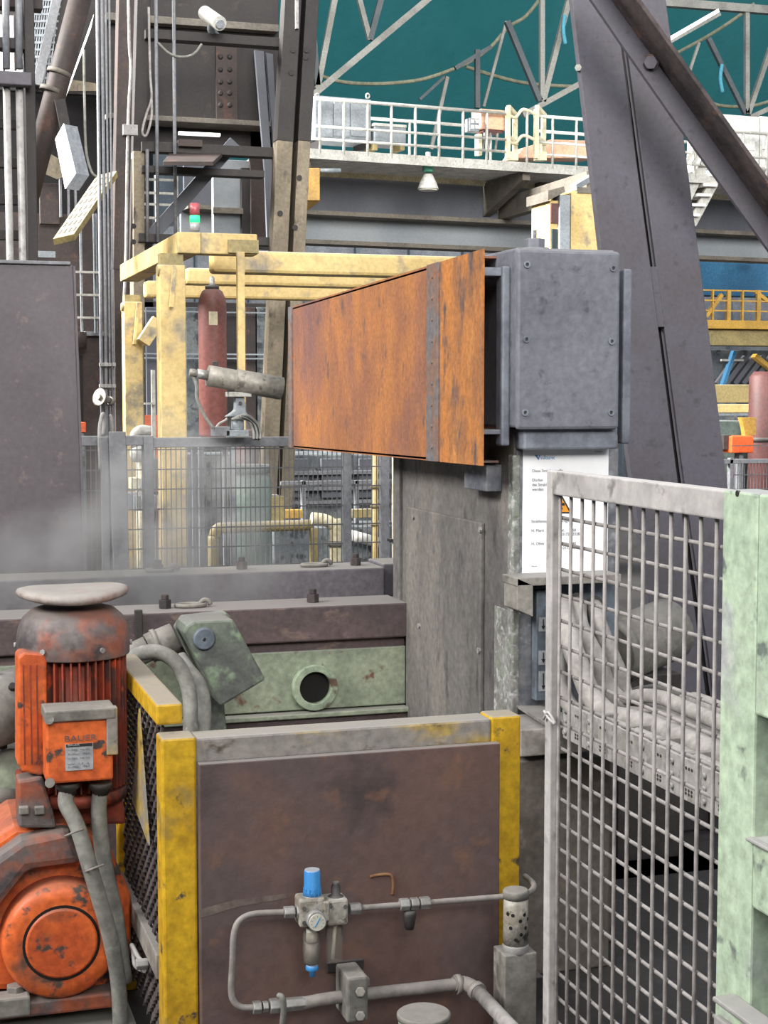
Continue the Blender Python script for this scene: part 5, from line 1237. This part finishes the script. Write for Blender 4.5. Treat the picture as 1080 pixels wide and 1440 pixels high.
for k in range(6): part(fg, 'profile', MB().bar(at(1008 + k * 12, 540, Y - .1), at(1036 + k * 12, 502, Y - .1), .07, .07), 'crane_web')
part(fg, 'blue_stay', MB().bar(at(1015, 545, Y - .2), at(1032, 494, Y - .2), .09, .05), 'blue_steel')
part(fg, 'white_bar', MB().bx(1015, 505, 1046, 508, Y - .2, .04), 'white_paint')
part(fg, 'yellow_stay', MB().bar(at(1060, 500, Y - .2), at(1085, 520, Y - .2), .12, .06), 'walk_yellow')
Y = 15
of = thing('ochre_machine_beam', 'dusty ochre double machine beam beyond the leaning leg', 'beam', base_of(1040, 580, Y))
part(of, 'upper_beam', MB().bx(960, 541, 1330, 566, Y, .4), 'ochre', .01)
part(of, 'lower_beam', MB().bx(960, 568, 1330, 580, Y - .05, .4), 'yellow_far', .01)
part(of, 'rail', MB().bx(960, 581, 1330, 584, Y - .1, .1), 'cabinet_grey')
part(of, 'stand', MB().box(at(1090, 600, Y).x, at(1120, 600, Y).x, Y, Y + .3, 0, at(1090, 582, Y).z), 'ochre')
Y = 12
rp = thing('red_machine_column', 'dark red round machine column behind the orange box', 'column', base_of(1075, 640, Y, 0))
pr_ = at(1092, 600, Y)
part(rp, 'shaft', MB().lathe((pr_.x, Y + .2, 0), (0, 0, 1), [(.14, 0), (.14, at(1078, 530, Y).z), (.1, at(1078, 522, Y).z)], 20), 'far_red')
part(rp, 'band', MB().cyl((pr_.x, Y + .2, at(1078, 622, Y).z), (pr_.x, Y + .2, at(1078, 616, Y).z), .15, n=20), 'black_part')
ys2 = thing('yellow_hook_plate', 'bright yellow plate with notch above the orange box', 'plate', base_of(1053, 612, 11.8))
part(ys2, 'plate', MB().poly([(1042, 587), (1063, 587), (1063, 612), (1048, 613), (1046, 600)], 11.6, .06), 'walk_yellow', .003)
oxb = thing('orange_control_box', 'bright orange control box on a post beyond the leaning leg', 'box', base_of(1045, 640, 11.5, 0))
part(oxb, 'body', MB().bx(1029, 613, 1060, 637, 11.5, .2), 'orange_box', .01)
part(oxb, 'bracket', MB().bx(1018, 612, 1028, 632, 11.55, .1), 'black_part')
part(oxb, 'post', MB().box(at(1036, 640, 11.6).x, at(1042, 640, 11.6).x, 11.56, 11.64, 0, at(1040, 637, 11.6).z), 'fence_grey')
gmc = thing('grey_green_machine', 'grey green machine cabinet with a red indicator behind the right fence', 'machine', base_of(1045, 680, 12.4, 0))
part(gmc, 'body', MB().box(at(985, 650, 12.4).x, at(1056, 650, 12.4).x, 12.4, 13, 0, at(1030, 592, 12.4).z), 'teal_tank', .01)
part(gmc, 'panel', MB().bx(1030, 652, 1046, 680, 12.36, .04), 'far_mix')
part(gmc, 'indicator', MB().cyl(at(1036, 666, 12.3), at(1036, 666, 12.36), .02, n=10), 'led_red')
rf = thing('right_mesh_fence', 'grey mesh fence rail and wires beyond the leaning leg', 'fence', base_of(1050, 690, 9.5, 0))
Y = 9.5
part(rf, 'top_rail', MB().bx(1016, 644, 1330, 650, Y, .04), 'fence_grey', .003)
part(rf, 'post', MB().box(at(1027, 660, Y).x, at(1031, 660, Y).x, Y, Y + .04, 0, at(1029, 644, Y).z), 'fence_grey')
m = MB(); x = at(1031, 660, Y).x
while x < at(1200, 660, Y).x:
    m.bar((x, Y + .02, .1), (x, Y + .02, at(1050, 648, Y).z), .004, .004); x += .025
for k in range(12): m.bar((at(1031, 660, Y).x, Y + .025, .2 + k * .1), (at(1200, 660, Y).x, Y + .025, .2 + k * .1), .006, .006)
part(rf, 'wire_mesh', m, 'fence_wire', stuff=True)
fw_ = thing('far_hall_partition', 'pale grey far partition wall below the crane girder', 'partition', base_of(600, 600, 26, 0))
part(fw_, 'panel', MB().box(at(190, 500, 26).x, at(1330, 500, 26).x, 26, 26.2, 0, at(600, 330, 26).z), 'plaster')
for k in range(14): part(fw_, 'rib', MB().box(at(200 + k * 75, 500, 25.9).x, at(203 + k * 75, 500, 25.9).x, 25.85, 26, 0, at(600, 332, 25.9).z), 'cladding')
part(fw_, 'lettering_patch', MB().bx(355, 555, 400, 600, 25.8, .05), 'far_mix')

# ================================================================== ROOF NET AND TRUSSES
def netp(i, j, NI=48, NJ=14):
    x = 300 + i * 26; y = 300 - j * 34
    Yd = 38 - j * .9
    sag = .55 * abs(math.sin(math.pi * (x - 420) / 235 + j * .05)) + .12 * math.sin(i * 1.7 + j * 2.3)
    p = at(x, y, Yd); return p + V((0, -.6 * sag, -sag))
NI, NJ = 48, 14
m = MB(); vs = [netp(i, j) for j in range(NJ) for i in range(NI)]
m.add(vs, [(j * NI + i, j * NI + i + 1, (j + 1) * NI + i + 1, (j + 1) * NI + i) for j in range(NJ - 1) for i in range(NI - 1)], True)
net = solo('roof_safety_net', m, 'teal_net', 'large sagging teal safety net hung below the hall roof', 'net')
def ropes(pts, Yd, lab):
    solo('net_rope', MB().tube([at(x, y, Yd) for x, y in pts], .035, 6), 'rope', lab, 'rope', group='ropes of the teal net')
ropes([(440, 103), (480, 115), (530, 118), (580, 114), (610, 107), (640, 96), (662, 86), (690, 66), (715, 38), (740, 22), (765, -10)], 27, 'pale rope sagging above the large crane cabinet along the teal net')
ropes([(655, 94), (700, 108), (740, 117), (790, 121), (840, 122)], 27, 'pale rope running behind the truss foot towards the leaning leg')
ropes([(985, 138), (1010, 148), (1045, 150), (1080, 143), (1130, 120)], 27, 'pale rope just above the bright white crane cabinet')
ropes([(945, 78), (975, 62), (1000, 48), (1035, 25), (1060, 5)], 27, 'pale rope under the horizontal roof beam')
def truss(lab, mem, Yd, base):
    t = thing('roof_truss', lab, 'truss', base_of(base[0], base[1], Yd), 'hall roof trusses')
    for x0, y0, x1, y1, w_, m in mem: part(t, 'member', MB().bar(at(x0, y0, Yd), at(x1, y1, Yd), px(w_, Yd), px(w_, Yd), (0, 1, 0)), m)
truss('pale steel roof truss with a long light diagonal above the crane cabinet', [(436, 137, 640, -33, 9, 'truss_pale'), (446, 125, 480, -50, 8, 'truss_pale'), (438, 20, 446, 120, 8, 'truss_grey'), (495, -40, 520, 56, 7, 'truss_pale'), (546, -40, 520, 56, 8, 'truss_grey')], 25, (446, 137))
truss('grey truss members meeting behind the pale orange control box', [(671, 70, 671, 152, 7, 'truss_grey'), (712, 30, 680, 150, 4, 'truss_pale'), (629, 108, 606, 210, 5, 'truss_pale'), (640, 96, 690, 66, 6, 'truss_grey'), (590, 140, 625, 108, 4, 'truss_grey')], 26, (671, 152))
truss('pale fan of three truss members beside the leaning leg', [(762, -40, 762, 142, 7, 'truss_pale'), (810, -40, 763, 143, 8, 'truss_pale'), (713, 30, 759, 142, 8, 'truss_grey'), (735, 162, 840, 104, 8, 'truss_pale')], 25, (762, 160))
truss('pale fan of truss members above the white crane cabinet', [(1050, 10, 1050, 160, 7, 'truss_pale'), (996, 54, 1048, 160, 7, 'truss_grey'), (1110, -10, 1052, 160, 7, 'truss_pale'), (1055, 165, 1130, 130, 7, 'truss_pale'), (983, 60, 967, 108, 4, 'truss_pale'), (900, 1, 1180, 22, 12, 'truss_pale')], 25, (1050, 165))
fx = thing('roof_strip_light', 'bright slanted fluorescent strip light under the roof beam', 'lamp', base_of(960, 60, 24.5))
part(fx, 'tube', MB().bar(at(925, 64, 24.5), at(1010, 15, 24.5), .06, .06), 'glow_white')
part(fx, 'batten', MB().bar(at(925, 69, 24.55), at(1012, 20, 24.55), .08, .05), 'truss_pale')
for x, y0, y1 in ((794, 22, 62), (1015, 91, 130)):
    solo('cyan_rag', MB().tube([at(x, y0, 24.95), at(x - 2, (y0 + y1) / 2, 24.9), at(x + 1, y1, 24.9)], .035, 5), 'cyan_rag', 'thin cyan strip of torn net hanging from a roof truss', 'rag', group='torn cyan net strips')

# ================================================================== STEAM
def steam(lab, c, rad, dens, seed):
    m = MB(); n1, n2 = 14, 24
    m.lathe((0, 0, -1), (0, 0, 1), [(math.sin(math.pi * k / n1), 1 - math.cos(math.pi * k / n1)) for k in range(n1 + 1)], n2)
    m.v = [V((p.x * rad[0], p.y * rad[1], p.z * rad[2])) + V(c) for p in m.v]
    mt = bpy.data.materials.new('steam'); mt.use_nodes = True
    nt = mt.node_tree; nt.nodes.remove(nt.nodes['Principled BSDF'])
    pv = nt.nodes.new('ShaderNodeVolumePrincipled'); pv.inputs['Color'].default_value = (.99, .99, 1, 1); pv.inputs['Anisotropy'].default_value = .2
    nt.links.new(pv.outputs[0], nt.nodes['Material Output'].inputs['Volume'])
    tc = nt.nodes.new('ShaderNodeTexCoord')
    ns = nt.nodes.new('ShaderNodeTexNoise'); ns.inputs['Scale'].default_value = 4; ns.inputs['Detail'].default_value = 4
    nt.links.new(tc.outputs['Object'], ns.inputs['Vector'])
    mp = nt.nodes.new('ShaderNodeMapping'); mp.inputs['Location'].default_value = (0, 0, -1)
    mp.inputs['Scale'].default_value = (1 / rad[0], 1 / rad[1], 1 / rad[2])
    nt.links.new(tc.outputs['Object'], mp.inputs[0])
    ln = nt.nodes.new('ShaderNodeVectorMath'); ln.operation = 'LENGTH'; nt.links.new(mp.outputs[0], ln.inputs[0])
    fo = nt.nodes.new('ShaderNodeMapRange'); fo.inputs[1].default_value = 1; fo.inputs[2].default_value = .1; nt.links.new(ln.outputs['Value'], fo.inputs[0])
    nr = nt.nodes.new('ShaderNodeMapRange'); nr.inputs[1].default_value = .38; nr.inputs[2].default_value = .7; nt.links.new(ns.outputs['Fac'], nr.inputs[0])
    mu = nt.nodes.new('ShaderNodeMath'); mu.operation = 'MULTIPLY'; nt.links.new(fo.outputs[0], mu.inputs[0]); nt.links.new(nr.outputs[0], mu.inputs[1])
    m2 = nt.nodes.new('ShaderNodeMath'); m2.operation = 'MULTIPLY'; nt.links.new(mu.outputs[0], m2.inputs[0]); m2.inputs[1].default_value = dens
    nt.links.new(m2.outputs[0], pv.inputs['Density'])
    o = solo('steam_cloud', m, mt, lab, 'steam'); o['kind'] = 'stuff'
p = at(185, 795, 5.55); steam('thin white steam drifting above the orange motor', p, (.66, .26, .28), 12, 1)
p = at(215, 700, 6.75); steam('pale steam rising in front of the mesh fence', p, (.5, .22, .42), 6, 2)
p = at(340, 690, 7.85); steam('pale steam puff rising beside the teal tank behind the fence', p, (.17, .16, .42), 16, 3)
